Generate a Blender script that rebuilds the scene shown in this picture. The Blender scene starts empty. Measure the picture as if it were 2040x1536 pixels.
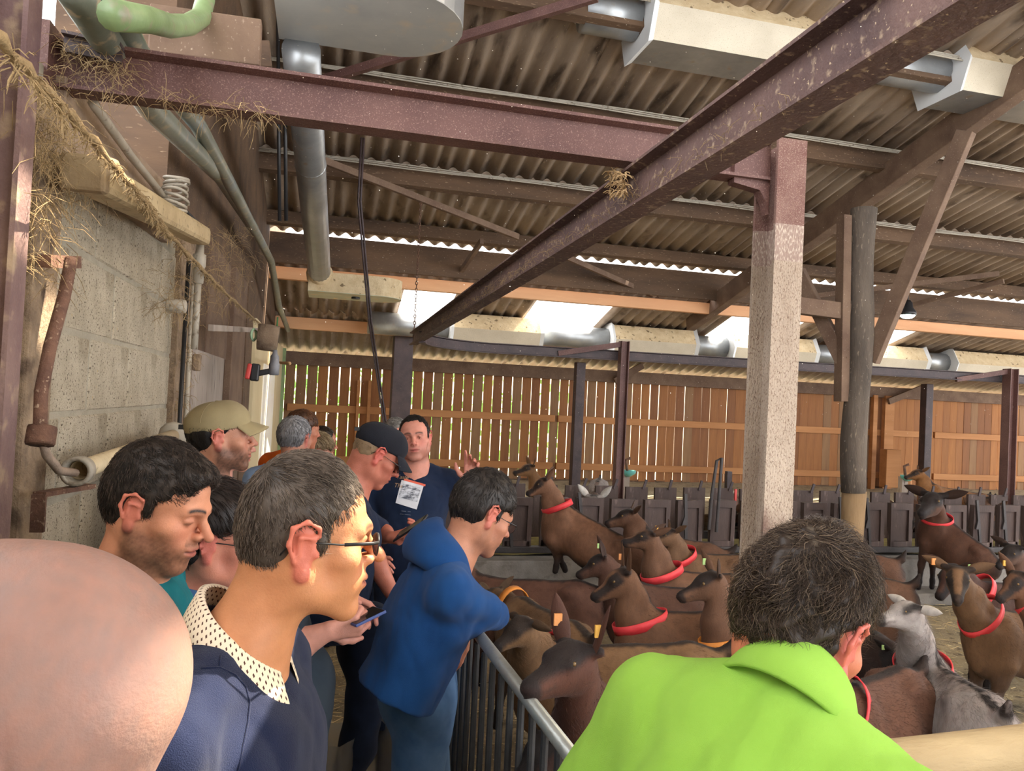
import bpy, bmesh, math, random
import numpy as np
from mathutils import Vector, Matrix, noise
R_ = random.Random(7)
C = bpy.context.scene.collection
SC = bpy.context.scene

# ---------------------------------------------------------------- camera, light, exposure
CAM = np.array([0.0, 0.0, 1.80]); F_PX = 1520.0
YAW, PIT, ROL = math.radians(13.9), math.radians(1.25), math.radians(2.76)
fw = np.array([math.sin(YAW)*math.cos(PIT), math.cos(YAW)*math.cos(PIT), math.sin(PIT)])
r0 = np.array([math.cos(YAW), -math.sin(YAW), 0.0]); u0 = np.cross(r0, fw)
rt = math.cos(ROL)*r0 + math.sin(ROL)*u0; up = -math.sin(ROL)*r0 + math.cos(ROL)*u0
def ray(px, py):
    return fw + rt*(px-1020)/F_PX - up*(py-768)/F_PX
def aD(px, py, d): return Vector(CAM + ray(px, py)*d)
def aX(px, py, X):
    r = ray(px, py); return Vector(CAM + r*((X-CAM[0])/r[0]))
def aY(px, py, Y):
    r = ray(px, py); return Vector(CAM + r*((Y-CAM[1])/r[1]))
def aZ(px, py, Z):
    r = ray(px, py); return Vector(CAM + r*((Z-CAM[2])/r[2]))
cd = bpy.data.cameras.new('camera'); cam = bpy.data.objects.new('camera', cd); C.objects.link(cam)
cd.sensor_fit = 'HORIZONTAL'; cd.sensor_width = 36; cd.lens = 36*F_PX/2040; cd.clip_start = 0.02
cam.matrix_world = Matrix(((rt[0], up[0], -fw[0], CAM[0]), (rt[1], up[1], -fw[1], CAM[1]), (rt[2], up[2], -fw[2], CAM[2]), (0, 0, 0, 1)))
SC.camera = cam

W = bpy.data.worlds.new('sky'); SC.world = W; W.use_nodes = True
bg = W.node_tree.nodes['Background']; bg.inputs[0].default_value = (0.96, 0.97, 1.0, 1); bg.inputs[1].default_value = 3.6
sd = bpy.data.lights.new('sun', 'SUN'); sun = bpy.data.objects.new('sun', sd); C.objects.link(sun)
sd.energy = 15; sd.angle = 0.009; sd.color = (1.0, 0.86, 0.66)
SUN = Vector((0.60, 0.20, 0.77)).normalized()
sun.rotation_euler = SUN.to_track_quat('Z', 'Y').to_euler()
SC.view_settings.view_transform = 'Standard'; SC.view_settings.look = 'None'
SC.view_settings.exposure = 0.6; SC.view_settings.gamma = 1.0; SC.view_settings.use_curve_mapping = False
SC.cycles.use_denoising = True
SC.cycles.max_bounces = 8; SC.cycles.diffuse_bounces = 5; SC.cycles.transparent_max_bounces = 12
SC.cycles.sample_clamp_indirect = 6

# ---------------------------------------------------------------- helpers
def lin(h):
    if isinstance(h, str):
        h = h.lstrip('#'); h = [int(h[i:i+2], 16)/255 for i in (0, 2, 4)]
    return tuple(c/12.92 if c <= .04045 else ((c+.055)/1.055)**2.4 for c in h)
def tag(o, label=None, cat=None, group=None, kind=None):
    if label: o['label'] = label
    if cat: o['category'] = cat
    if group: o['group'] = group
    if kind: o['kind'] = kind
    return o
def empty(name, loc=(0, 0, 0), label=None, cat=None, group=None, kind=None):
    o = bpy.data.objects.new(name, None); C.objects.link(o); o.location = loc; o.empty_display_size = .1
    return tag(o, label, cat, group, kind)
def link(name, me, m=None, parent=None, smooth=False):
    o = bpy.data.objects.new(name, me); C.objects.link(o)
    if m is not None:
        for k in (m if isinstance(m, (list, tuple)) else [m]): me.materials.append(k)
    if smooth: me.polygons.foreach_set('use_smooth', np.ones(len(me.polygons), dtype=bool))
    if parent is not None:
        o.parent = parent
        o.matrix_parent_inverse = Matrix.Translation(-Vector(parent.location))  # roots are unrotated
    return o
class MB:
    """collects shapes and links them as one mesh"""
    def __init__(s): s.v = []; s.f = []; s.mi = []
    def add(s, vs, fs, mi=0):
        n = len(s.v); s.v += [tuple(v) for v in vs]; s.f += [tuple(i+n for i in f) for f in fs]; s.mi += [mi]*len(fs)
        return s
    def box(s, c, d, rot=None, mi=0, taper=None):
        c = Vector(c); vs = []
        for z in (-.5, .5):
            for x, y in ((-.5, -.5), (.5, -.5), (.5, .5), (-.5, .5)):
                k = taper if (taper and z > 0) else 1
                v = Vector((x*d[0]*k, y*d[1]*k, z*d[2]))
                if rot is not None: v = rot @ v
                vs.append(c+v)
        return s.add(vs, [(3, 2, 1, 0), (4, 5, 6, 7), (0, 1, 5, 4), (1, 2, 6, 5), (2, 3, 7, 6), (3, 0, 4, 7)], mi)
    def bar(s, a, b, w, h, mi=0, upv=(0, 0, 1)):
        """rectangular bar from a to b, w across, h along up"""
        a, b = Vector(a), Vector(b); return s.box((a+b)/2, ((b-a).length, w, h), frame(a, b, upv), mi)
    def prof(s, a, b, poly, upv=(0, 0, 1), mi=0, closed=True, cap=True):
        """sweep of polygon poly[(side,up)] from a to b"""
        a, b = Vector(a), Vector(b); m = frame(a, b, upv); sy, uz = m.col[1], m.col[2]; n = len(poly)
        vs = [p + sy*q[0] + uz*q[1] for p in (a, b) for q in poly]
        fs = [(i, (i+1) % n, n+(i+1) % n, n+i) for i in range(n if closed else n-1)]
        if cap: fs += [tuple(range(n))[::-1], tuple(range(n, 2*n))]
        return s.add(vs, fs, mi)
    def tube(s, pts, r, n=8, mi=0, cap=True, squash=1):
        pts = [Vector(p) for p in pts]; k = len(pts); vs = []; rr = r if isinstance(r, (list, tuple)) else [r]*k
        t0 = (pts[1]-pts[0]).normalized(); u = Vector((0, 0, 1)) if abs(t0.z) < .9 else Vector((1, 0, 0))
        u = (u - t0*u.dot(t0)).normalized()
        for i, p in enumerate(pts):
            t = (pts[min(i+1, k-1)]-pts[max(i-1, 0)]).normalized()
            u = (u - t*u.dot(t)).normalized(); w = t.cross(u)
            for j in range(n):
                an = 2*math.pi*j/n; vs.append(p + (u*math.cos(an)+w*math.sin(an)*squash)*rr[i])
        fs = [(i*n+j, i*n+(j+1) % n, (i+1)*n+(j+1) % n, (i+1)*n+j) for i in range(k-1) for j in range(n)]
        if cap: fs += [tuple(range(n))[::-1], tuple(range((k-1)*n, k*n))]
        return s.add(vs, fs, mi)
    def lathe(s, c, prof, n=16, axis=(0, 0, 1), mi=0):
        ax = Vector(axis).normalized(); q = ax.to_track_quat('Z', 'Y'); c = Vector(c); vs = []
        for r, z in prof:
            for j in range(n):
                an = 2*math.pi*j/n; vs.append(c + q @ Vector((r*math.cos(an), r*math.sin(an), z)))
        k = len(prof); fs = [(i*n+j, i*n+(j+1) % n, (i+1)*n+(j+1) % n, (i+1)*n+j) for i in range(k-1) for j in range(n)]
        fs += [tuple(range(n))[::-1], tuple(range((k-1)*n, k*n))]
        return s.add(vs, fs, mi)
    def mesh(s, name):
        me = bpy.data.meshes.new(name); me.from_pydata(s.v, [], s.f)
        if any(s.mi): me.polygons.foreach_set('material_index', s.mi)
        me.update(); return me
    def build(s, name, m, parent=None, smooth=False, bevel=0):
        o = link(name, s.mesh(name), m, parent, smooth)
        if bevel:
            bm = o.modifiers.new('edge', 'BEVEL'); bm.width = bevel; bm.segments = 2; bm.limit_method = 'ANGLE'
        return o
def frame(a, b, upv=(0, 0, 1)):
    x = (Vector(b)-Vector(a)).normalized(); z = Vector(upv)
    if abs(x.dot(z)) > .999: z = Vector((0, 1, 0))
    z = (z - x*x.dot(z)).normalized(); y = z.cross(x)
    return Matrix((x, y, z)).transposed()
def ipoly(h, b, tw, tf):
    return [(-b/2, -h/2), (b/2, -h/2), (b/2, -h/2+tf), (tw/2, -h/2+tf*1.6), (tw/2, h/2-tf*1.6), (b/2, h/2-tf), (b/2, h/2), (-b/2, h/2), (-b/2, h/2-tf), (-tw/2, h/2-tf*1.6), (-tw/2, -h/2+tf*1.6), (-b/2, -h/2+tf)]
def rotz(a): return Matrix.Rotation(a, 3, 'Z')
def jit(s): return R_.uniform(-s, s)

# ---------------------------------------------------------------- materials
MATS = {}
def mat(name, c1, c2=None, rough=.7, scale=8, bump=.15, bscale=60, metal=0, stretch=(1, 1, 1), spots=None, trans=0, vcol=False, sheen=0, detail=6, contrast=(.3, .7), spec=.5, sss=0, dirt=None, coord='Object'):
    """procedural material: two tones through noise, optional specks and streaks, fine bump"""
    if name in MATS: return MATS[name]
    m = bpy.data.materials.new(name); m.use_nodes = True; nt = m.node_tree; N, L = nt.nodes, nt.links
    b = N['Principled BSDF']; b.inputs['Roughness'].default_value = rough; b.inputs['Metallic'].default_value = metal
    b.inputs['Specular IOR Level'].default_value = spec
    tc = N.new('ShaderNodeTexCoord'); mp = N.new('ShaderNodeMapping'); mp.inputs['Scale'].default_value = stretch
    L.new(tc.outputs[coord], mp.inputs['Vector'])
    def nz(sc, det=6, rg=.6):
        t = N.new('ShaderNodeTexNoise'); t.inputs['Scale'].default_value = sc; t.inputs['Detail'].default_value = det
        t.inputs['Roughness'].default_value = rg; L.new(mp.outputs[0], t.inputs['Vector']); return t
    c1 = lin(c1); c2 = lin(c2) if c2 else c1
    n1 = nz(scale, detail); rp = N.new('ShaderNodeValToRGB'); L.new(n1.outputs['Fac'], rp.inputs[0])
    rp.color_ramp.elements[0].position, rp.color_ramp.elements[1].position = contrast
    rp.color_ramp.elements[0].color = (*c1, 1); rp.color_ramp.elements[1].color = (*c2, 1); out = rp.outputs[0]
    def mix(fac, ca, cb, mode='MIX'):
        k = N.new('ShaderNodeMix'); k.data_type = 'RGBA'; k.blend_type = mode
        (L.new(fac, k.inputs[0]) if not isinstance(fac, float) else setattr(k.inputs[0], 'default_value', fac))
        L.new(ca, k.inputs[6]); (L.new(cb, k.inputs[7]) if not isinstance(cb, tuple) else setattr(k.inputs[7], 'default_value', cb)); return k.outputs[2]
    if vcol:
        at = N.new('ShaderNodeVertexColor'); at.layer_name = 'Col'; out = mix(1.0, out, at.outputs[0], 'MULTIPLY')
    for sp in (spots or []):                       # (colour, scale, threshold, softness)
        t = nz(sp[1], 3, .5); r = N.new('ShaderNodeMapRange'); L.new(t.outputs['Fac'], r.inputs[0])
        r.inputs[1].default_value = sp[2]; r.inputs[2].default_value = sp[2]+sp[3]
        out = mix(r.outputs[0], out, (*lin(sp[0]), 1))
    L.new(out, b.inputs['Base Color'])
    if bump:
        n2 = nz(bscale, 4); bp = N.new('ShaderNodeBump'); bp.inputs['Strength'].default_value = bump; bp.inputs['Distance'].default_value = .01
        L.new(n2.outputs['Fac'], bp.inputs['Height']); L.new(bp.outputs[0], b.inputs['Normal'])
    if sheen: b.inputs['Sheen Weight'].default_value = sheen; b.inputs['Sheen Roughness'].default_value = .5
    if sss: b.inputs['Subsurface Weight'].default_value = sss; b.inputs['Subsurface Radius'].default_value = (.012, .005, .003); b.inputs['Subsurface Scale'].default_value = .6
    if trans: b.inputs['Transmission Weight'].default_value = trans
    MATS[name] = m; return m
def sheet_mat(name, col, t_transp, t_trans):
    """thin translucent sheet: transparent + translucent + gloss"""
    m = bpy.data.materials.new(name); m.use_nodes = True; nt = m.node_tree; N, L = nt.nodes, nt.links
    for n in list(N):
        if n.type == 'BSDF_PRINCIPLED': N.remove(n)
    o = N['Material Output']; tr = N.new('ShaderNodeBsdfTransparent'); tl = N.new('ShaderNodeBsdfTranslucent'); gl = N.new('ShaderNodeBsdfGlossy')
    tr.inputs[0].default_value = (*lin(col), 1); tl.inputs[0].default_value = (*lin(col), 1); gl.inputs['Roughness'].default_value = .25
    m1 = N.new('ShaderNodeMixShader'); m1.inputs[0].default_value = t_trans; L.new(tr.outputs[0], m1.inputs[1]); L.new(tl.outputs[0], m1.inputs[2])
    m2 = N.new('ShaderNodeMixShader'); m2.inputs[0].default_value = t_transp; L.new(m1.outputs[0], m2.inputs[1]); L.new(gl.outputs[0], m2.inputs[2])
    L.new(m2.outputs[0], o.inputs[0]); return m
M = {}
M['steel'] = mat('dusty_oxide_red_steel', '50322f', '6c4b44', .6, 5, .35, 90, spots=[('83655a', 190, .58, .12), ('a98e7c', 330, .64, .08)])
M['steel_dark'] = mat('dark_painted_steel', '33292b', '4c3c3c', .6, 6, .2, 60, spots=[('8a7a6c', 60, .66, .1)])
M['post_lime'] = mat('limewashed_steel', '9d8a78', 'bfae9c', .9, 7, .9, 160, stretch=(1, 1, .4), spots=[('7d6758', 330, .56, .08), ('6b4e44', 4.5, .62, .12)])
M['fibro'] = mat('fibre_cement', '8a7969', 'a99886', .95, 5, .3, 40, stretch=(1, .25, 1), spots=[('54463a', 7, .56, .16), ('b09c7c', 90, .66, .08)])
M['timber_dark'] = mat('dark_weathered_timber', '463528', '6b523c', .85, 4, .35, 50, stretch=(.25, 1, 1), spots=[('978066', 80, .63, .1)])
M['timber_brown'] = mat('brown_truss_timber', '5c4638', '7a6350', .85, 4, .3, 50, spots=[('9a8672', 90, .64, .1)])
M['timber_pink'] = mat('gap_lit_timber', 'c08a60', 'd9a87c', .7, 3, .15, 40, stretch=(.15, 1, 1))  # pink glow of light from the eave gap put into the timber colour
M['plank'] = mat('orange_stained_cladding', '7c4d28', 'a06a38', .75, 6, .25, 40, stretch=(1.2, 1, .12), spots=[('7a4a26', 8, .6, .2)])
PLANKS = [M['plank']]+[mat('orange_stained_cladding_%s' % n, a, b, .75, 6, .25, 40, stretch=(1.2, 1, .12), spots=[('5f3a20', 8, .62, .2)]) for n, a, b in (('dark', '6c4225', '8f5d33'), ('warm', '865429', 'ab723c'), ('dull', '735034', '94704a'))]
M['rail'] = mat('cladding_rail', 'a06a3a', 'b98250', .75, 6, .25, 40, stretch=(.1, 1, 1))
M['block'] = mat('concrete_block', 'b2a58e', 'cfc3ac', .95, 9, 1.0, 220, spots=[('5f5242', 120, .60, .05), ('8a7a60', 5, .60, .2), ('6d5c48', 60, .71, .04), ('c2a878', 34, .72, .02)])
M['mortar'] = mat('mortar', '8f8878', 'a39a88', .95, 14, .5, 100)
M['grime'] = mat('dusty_grime', '6e5c4b', 'a08a70', 1, 14, 1.0, 70, spots=[('4a3a2e', 10, .58, .15)])
M['concrete'] = mat('rough_concrete', '77716a', '95908a', .95, 5, .5, 60, spots=[('5a5048', 9, .6, .2)])
M['galv'] = mat('galvanised_sheet', '8f9294', 'b4b7b8', .42, 3, .06, 30, metal=.75, spots=[('a5947c', 12, .62, .2)])
M['galv_dusty'] = mat('dust_coated_sheet', 'c3ab84', 'd9c6a2', .95, 12, .8, 40, spots=[('7d6a50', 16, .63, .05)])
M['sheet_white'] = mat('white_coated_sheet', 'd3d6d6', 'e2e5e6', .4, 2, .03, 30)
M['sheet_cream'] = mat('cream_coated_sheet', 'b6ab95', 'c9bea8', .5, 3, .05, 60, spots=[('9a8c74', 200, .6, .1)])
M['pvc_grey'] = mat('grey_pvc', '9c9486', 'b2aa9a', .5, 6, .2, 50, spots=[('6f6454', 30, .6, .12)])
M['pvc_green'] = mat('green_pvc_pipe', '6d8257', '8aa172', .4, 5, .12, 40, spots=[('8d8570', 22, .58, .15)])
M['wood_raw'] = mat('pale_raw_wood', 'b08a5e', 'c7a578', .8, 5, .2, 40, stretch=(.2, 1, 1))
M['wood_grey'] = mat('grey_weathered_plank', '85786e', 'a5998e', .9, 5, .4, 60, stretch=(1, 1, .2), spots=[('5d4f47', 26, .62, .1)])
M['cream'] = mat('cream_panel', 'cbb88e', 'd8c8a2', .5, 2, .03, 30)
M['rust'] = mat('rusty_iron', '53392f', '7b5a47', .9, 20, .6, 90, spots=[('a68e76', 90, .62, .1)])
M['straw'] = mat('straw', 'b9a070', 'd8c496', .9, 12, .1, 60)
M['earth'] = mat('straw_litter', '8d7f63', 'b0a283', 1, 5, 1.0, 45, spots=[('5e5140', 10, .56, .14), ('d6c9a4', 70, .62, .06)])
M['rope'] = mat('straw_covered_rope', '86704f', 'ab926a', 1, 30, .6, 120)
M['black'] = mat('black_plastic', '18181a', '242426', .45, 8, .05, 40)
M['red'] = mat('red_plastic', 'c23b38', 'd04a44', .5, 8, .05, 40)
M['collar_red'] = mat('red_collar', 'd8323a', 'e8464a', .55, 20, .1, 80)
M['collar_orange'] = mat('orange_collar', 'd9822c', 'e8953e', .55, 20, .1, 80)
M['skylight'] = sheet_mat('clear_roof_sheet', 'ffffff', .04, .25)
M['added_panel'] = sheet_mat('added_milky_sheet', 'fff8ec', .04, 1.0)
M['glass'] = sheet_mat('spectacle_lens', 'e8ecee', .10, .0)
M['tint'] = sheet_mat('tinted_lens', '8a8694', .10, .0)
M['film'] = sheet_mat('clear_plastic_film', 'f2f6fa', .28, .38)

# ---------------------------------------------------------------- setting: floor, walls, roof
RZ = lambda Y: 3.83 + .23*(10-Y)                       # underside of the upper roof
LZ = lambda Y: 3.44 - .284*(Y-10.3)                    # underside of the lean-to roof
def aR(px, py, fn, off=0.0):
    r = ray(px, py); lo, hi = .5, 40
    for _ in range(50):
        t = (lo+hi)/2; p = CAM + r*t
        if p[2] < fn(p[1])+off: lo = t
        else: hi = t
    return Vector(CAM + r*lo)
def ground(name, x0, x1, y0, y1, z, n, amp, m):
    nx, ny = n; vs = []
    for j in range(ny+1):
        for i in range(nx+1):
            x = x0+(x1-x0)*i/nx; y = y0+(y1-y0)*j/ny
            vs.append((x, y, z + amp*noise.noise((x*1.7, y*1.7, z*9))))
    fs = [(j*(nx+1)+i, j*(nx+1)+i+1, (j+1)*(nx+1)+i+1, (j+1)*(nx+1)+i) for j in range(ny) for i in range(nx)]
    o = MB().add(vs, fs).build(name, m, smooth=True); o['kind'] = 'structure'; return o
ground('floor', -1.2, 18, -3, 7.0, 0, (64, 40), .02, M['earth'])
ground('floor.001', -1.2, 18, 7.9, 13.6, .40, (64, 24), .05, M['earth'])
o = MB().box((8.2, 7.45, .18), (18.8, .9, .36)).build('floor.002', M['concrete']); o['kind'] = 'structure'
ground('ground_outside', -25, 45, 13.9, 60, -.1, (10, 6), .05, mat('pale_outside_ground', 'a9a58c', 'bdb89e', 1, 2))

# loose straw on the pen floor
rs = np.random.default_rng(3); n = 7000
px_ = np.where(rs.random(n) < .25, rs.uniform(-.5, .6, n), rs.uniform(.5, 9, n)); py_ = rs.uniform(1.2, 6.6, n); a = rs.uniform(0, 6.3, n); l = rs.uniform(.02, .06, n); tz = rs.uniform(-.012, .012, n)
c = np.stack([px_, py_, np.full(n, .018)+np.abs(tz)], 1); d = np.stack([np.cos(a)*l, np.sin(a)*l, tz], 1); s = np.stack([-np.sin(a), np.cos(a), np.zeros(n)], 1)*.0022
t3 = np.array([0, 0, .003]); vs = np.stack([c-d-s, c-d+s, c-d+t3, c+d-s, c+d+s, c+d+t3], 1).reshape(-1, 3)
k = (np.arange(n)*6)[:, None]; fs = np.concatenate([k+np.array([[0, 1, 4, 3]]), k+np.array([[1, 2, 5, 4]]), k+np.array([[2, 0, 3, 5]])])
me = bpy.data.meshes.new('loose_straw'); me.from_pydata(vs.tolist(), [], fs.tolist())
tag(link('loose_straw', me, M['straw']), 'loose straw stalks scattered over the pen floor and the walkway', 'straw', kind='stuff')

# corrugated roof: sheets of six waves each
def sheet_mesh(name, w, y0, y1, fn, waves=6):
    nx = waves*8; mb = MB(); vs = []
    for (y, z) in ((y0, fn(y0)), ((y0+y1)/2, fn((y0+y1)/2)), (y1, fn(y1))):
        for i in range(nx+1):
            u = i/nx; vs.append((u*w, y, z + .03 + .027*math.cos(2*math.pi*waves*u)))
    k = nx+1; mb.add(vs, [(r*k+i, r*k+i+1, (r+1)*k+i+1, (r+1)*k+i) for r in range(2) for i in range(nx)])
    return mb.mesh(name)
PW = 1.06
ceil = empty('ceiling', (0, 0, 4.5), kind='structure')
rows = [(-7.4, -5.8), (-5.9, -4.3), (-4.4, -3.0), (-3.1, -1.5), (-1.6, .0), (-.1, 1.52), (1.50, 2.46), (2.44, 3.3), (3.15, 4.45), (4.3, 5.5), (5.35, 6.85), (6.7, 8.3), (8.15, 9.6), (9.45, 10.055)]
# per row: (x0, x1, open?) unseen gaps cut to aim the sun, or milky panels added for soft light
PN = [(3.7, 4.9, False), (6.4, 7.6, False), (9.7, 10.9, False)]
ADDED_LIGHTS = {5: PN, 6: [(2.03, 2.15, True), (3.17, 3.42, True)]+PN, 7: [(2.00, 2.12, True)]+PN}
def mk(name, me, m, x, parent):
    o = bpy.data.objects.new(name, me); C.objects.link(o); o.parent = parent; o.matrix_parent_inverse = Matrix.Translation(-Vector(parent.location))
    o.location = (x, 0, 0)
    so = o.modifiers.new('thick', 'SOLIDIFY'); so.thickness = .007
    return o
def fsheet(w, y0, y1, fn, wv):
    me = sheet_mesh('roof_sheet', w, y0, y1, fn, wv); me.materials.append(M['fibro'])
    me.polygons.foreach_set('use_smooth', np.ones(len(me.polygons), dtype=bool)); return me
for r, (y0, y1) in enumerate(rows):
    fn = lambda y: RZ(y)+.012*(r % 2)
    if r in ADDED_LIGHTS:
        x = -2.12
        for q0, q1, op in ADDED_LIGHTS[r]+[(18, 18, True)]:
            k = max(1, round((q0-x)/PW))
            for i in range(k): mk('roof_sheet', fsheet((q0-x)/k+.001, y0, y1, fn, 6), None, x+(q0-x)*i/k, ceil)
            if not op:
                me = sheet_mesh('roof_light_or_added_panel', q1-q0, y0, y1, fn, 7); me.materials.append(M['added_panel']); mk('roof_light_or_added_panel', me, None, q0, ceil)  # unseen panel added for soft light from the upper right
            x = q1
        continue
    me = fsheet(PW+.05, y0, y1, fn, 6)
    for i in range(-2, 17): mk('roof_sheet', me, None, i*PW, ceil)
low = empty('ceiling_lean_to', (0, 0, 3), kind='structure')
me = sheet_mesh('roof_sheet', PW+.05, 10.25, 13.75, LZ); me.materials.append(M['fibro'])
me.polygons.foreach_set('use_smooth', np.ones(len(me.polygons), dtype=bool))
# roof lights of the lean-to: bays (x0, x1) where clear sheet replaces the upper half
lights = [(800, 905), (1062, 1214), (1455, 1602), (1752, 1832)]
LX = []
for a_, b_ in lights:
    pa, pb = aR(a_, 600 if a_ < 1000 else 615 + (a_-1060)*.06, LZ), aR(b_, 600 if a_ < 1000 else 615 + (b_-1060)*.06, LZ)
    LX.append((pa.x, pb.x))
ya, yb = 10.6, 11.75
edges = sorted([-1.3] + [e for p in LX for e in p] + [17.5])
def lsheet(x0, x1, y0, y1, m, name):
    w = x1-x0; wv = max(2, round(w/.177)); me = sheet_mesh(name, w, y0, y1, LZ, wv); me.materials.append(m)
    me.polygons.foreach_set('use_smooth', np.ones(len(me.polygons), dtype=bool))
    return mk(name, me, None, x0, low)
x = -1.3
for (p, q) in LX:
    k = max(1, round((p-x)/1.06))
    for i in range(k): lsheet(x+(p-x)*i/k, x+(p-x)*(i+1)/k, 10.25, 11.9, M['fibro'], 'roof_sheet')
    lsheet(p, q, 10.25, 10.65, M['fibro'], 'roof_sheet')
    lsheet(p, q, 10.6, 11.85, M['skylight'], 'roof_light_or_added_panel')
    x = q
for i in range(6): lsheet(x+(17.5-x)*i/6, x+(17.5-x)*(i+1)/6, 10.25, 11.9, M['fibro'], 'roof_sheet')
for i in range(-2, 17): 
    me = sheet_mesh('roof_sheet', PW+.03, 11.8, 13.8, LZ) if i == -2 else me
    if i == -2: me.materials.append(M['fibro'])
    mk('roof_sheet', me, None, i*PW, low)

# purlins, plates, rafters
def timber(name, a, b, w, h, m, kind='structure', upv=(0, 0, 1)):
    o = MB().bar(a, b, w, h, upv=upv).build(name, m, bevel=.006); o['kind'] = kind; return o
n_up = (0, .23, 1)
for i, (Y, hh) in enumerate(((1.2, .2), (3.2, .2), (4.4, .2), (5.42, .2), (6.75, .2), (8.2, .2), (9.5, .16))):
    timber('trim_%d' % (i+1), (-1.3, Y, RZ(Y)-hh/2), (17.5, Y, RZ(Y)-hh/2), .09, hh, M['timber_dark'], upv=n_up)
timber('trim_8', (-1.3, 10.10, RZ(10.06)-.195), (17.5, 10.10, RZ(10.06)-.195), .05, .39, M['timber_dark'])
timber('trim_9', Vector((-.75, 10.32, LZ(10.3)-.11)), (17.5, 10.32, LZ(10.3)-.11), .10, .16, M['timber_pink'])
timber('trim_10', (-.75, 12.05, LZ(12.05)-.10), (17.5, 12.05, LZ(12.05)-.10), .10, .18, M['timber_pink'])
timber('trim_11', (-.75, 13.40, 2.37), (16.5, 13.40, 2.37), .12, .22, M['timber_brown'])
# cable runs along the purlins
for Y in (5.35, 6.68, 8.12):
    mb = MB()
    for k in (0, 1, 2): mb.tube([(x_, Y-.06-.02*k, RZ(Y)-.02-.022*k + .006*math.sin(x_*3+k)) for x_ in np.arange(-.8, 14, .5)], .008, 6)
    tag(mb.build('cable_run', M['pvc_grey'], smooth=True), {5.35: 'thin grey cables stapled along the purlin nearest the hood', 6.68: 'thin grey cables along the second purlin above the red beam', 8.12: 'bundle of thin grey cables along the third purlin from the front'}[Y], 'cable', 'cables along the purlins')

# ---------------------------------------------------------------- left wall
wl = empty('wall_left', (-.72, 3, 0), kind='structure')
MB().box((-.888, 3.0, 1.3), (.31, 3.2, 2.6)).build('mortar_core', M['mortar'], wl)
zc = [2.19-.245*k for k in range(-1, 9)]; bl = {}
for r in range(9):
    z1 = zc[r]; z0 = z1-.245
    off = .25 if r % 2 == 0 else 0.0
    y = 1.95-off
    while y < 4.2:
        a_, b_ = max(y, 1.7), min(y+.5, 4.16)
        if b_-a_ > .05:
            key = round(b_-a_, 2)
            if key not in bl:
                mb = MB(); L_ = b_-a_-.014; bm = bmesh.new(); bmesh.ops.create_cube(bm, size=1)
                bmesh.ops.scale(bm, vec=(.12, L_, .231), verts=bm.verts); bmesh.ops.bevel(bm, geom=bm.edges[:], offset=.006, segments=1, affect='EDGES')
                mm = bpy.data.meshes.new('block'); bm.to_mesh(mm); bm.free(); mm.materials.append(M['block']); bl[key] = mm
            o = bpy.data.objects.new('block', bl[key]); C.objects.link(o); o.parent = wl; o.matrix_parent_inverse = Matrix.Translation((.72, -3, 0))
            o.location = (-.788+jit(.003), (a_+b_)/2, (z0+z1)/2)
        y += .5
# boarded end of the wall beyond the blocks: separate uneven planks and posts
def lwplank(pl, pr, X, z0, z1, m, name='plank', t=.05):
    a_, b_ = aX(pl, 700, X).y, aX(pr, 700, X).y
    return MB().box((X-t/2, (a_+b_)/2, (z0+z1)/2), (t, b_-a_, z1-z0)).build(name, m, wl, bevel=.004)
lwplank(352, 384, -.70, 0, 2.62, M['grime'], 'post', .12)
lwplank(386, 448, -.72, 0, 2.02, M['wood_grey'])
lwplank(449, 462, -.80, 0, 2.7, M['timber_dark'])
lwplank(410, 462, -.74, 2.02, 2.75, M['timber_brown'])
lwplank(462, 489, -.70, 0, 2.75, M['timber_brown'])
lwplank(489, 512, -.69, 0, 2.75, M['timber_dark'], 'post', .1)
lwplank(300, 420, -.78, 2.4, 3.3, M['timber_dark'])
lwplank(420, 560, -.84, 2.5, 3.6, M['timber_dark'])
d1 = empty('door_1', (-.64, 8.5, 0), kind='structure')
ya_, yb_ = aX(508, 700, -.66).y, 13.0
MB().box((-.68, (ya_+yb_)/2, 1.25), (.04, yb_-ya_, 2.5)).build('door_panel', M['cream'], d1)
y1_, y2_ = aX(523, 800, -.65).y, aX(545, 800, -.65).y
mb = MB().box((-.655, (y1_+y2_)/2, 1.1), (.012, y2_-y1_, 2.0)); mb.build('painted_sun_strip', mat('strip', 'fff6df', 'ffffff', .3), d1)  # white strip stands for sunlight falling through the gap onto the door
MB().box((-.64, 12.95, 1.25), (.06, .08, 2.5)).build('door_frame', M['pvc_green'], d1)
MB().box((-1.0, 8.6, 3.6), (.5, 9.6, 2.2)).build('upper_boards', M['timber_dark'], wl)
MB().box((-1.0, 8.9, 1.2), (.5, 9.4, 2.4)).build('backing_boards', M['timber_dark'], wl)
MB().box((-1.15, 0.2, 1.3), (.3, 2.9, 2.6)).build('near_wall', M['block'], wl)

o = MB().box((.2, -3.1, 3.3), (3.0, .2, 6.6)).build('sky_blocker_wall', M['block']); o['kind'] = 'structure'  # unseen wall added to block frontal sky light on the near people
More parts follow.
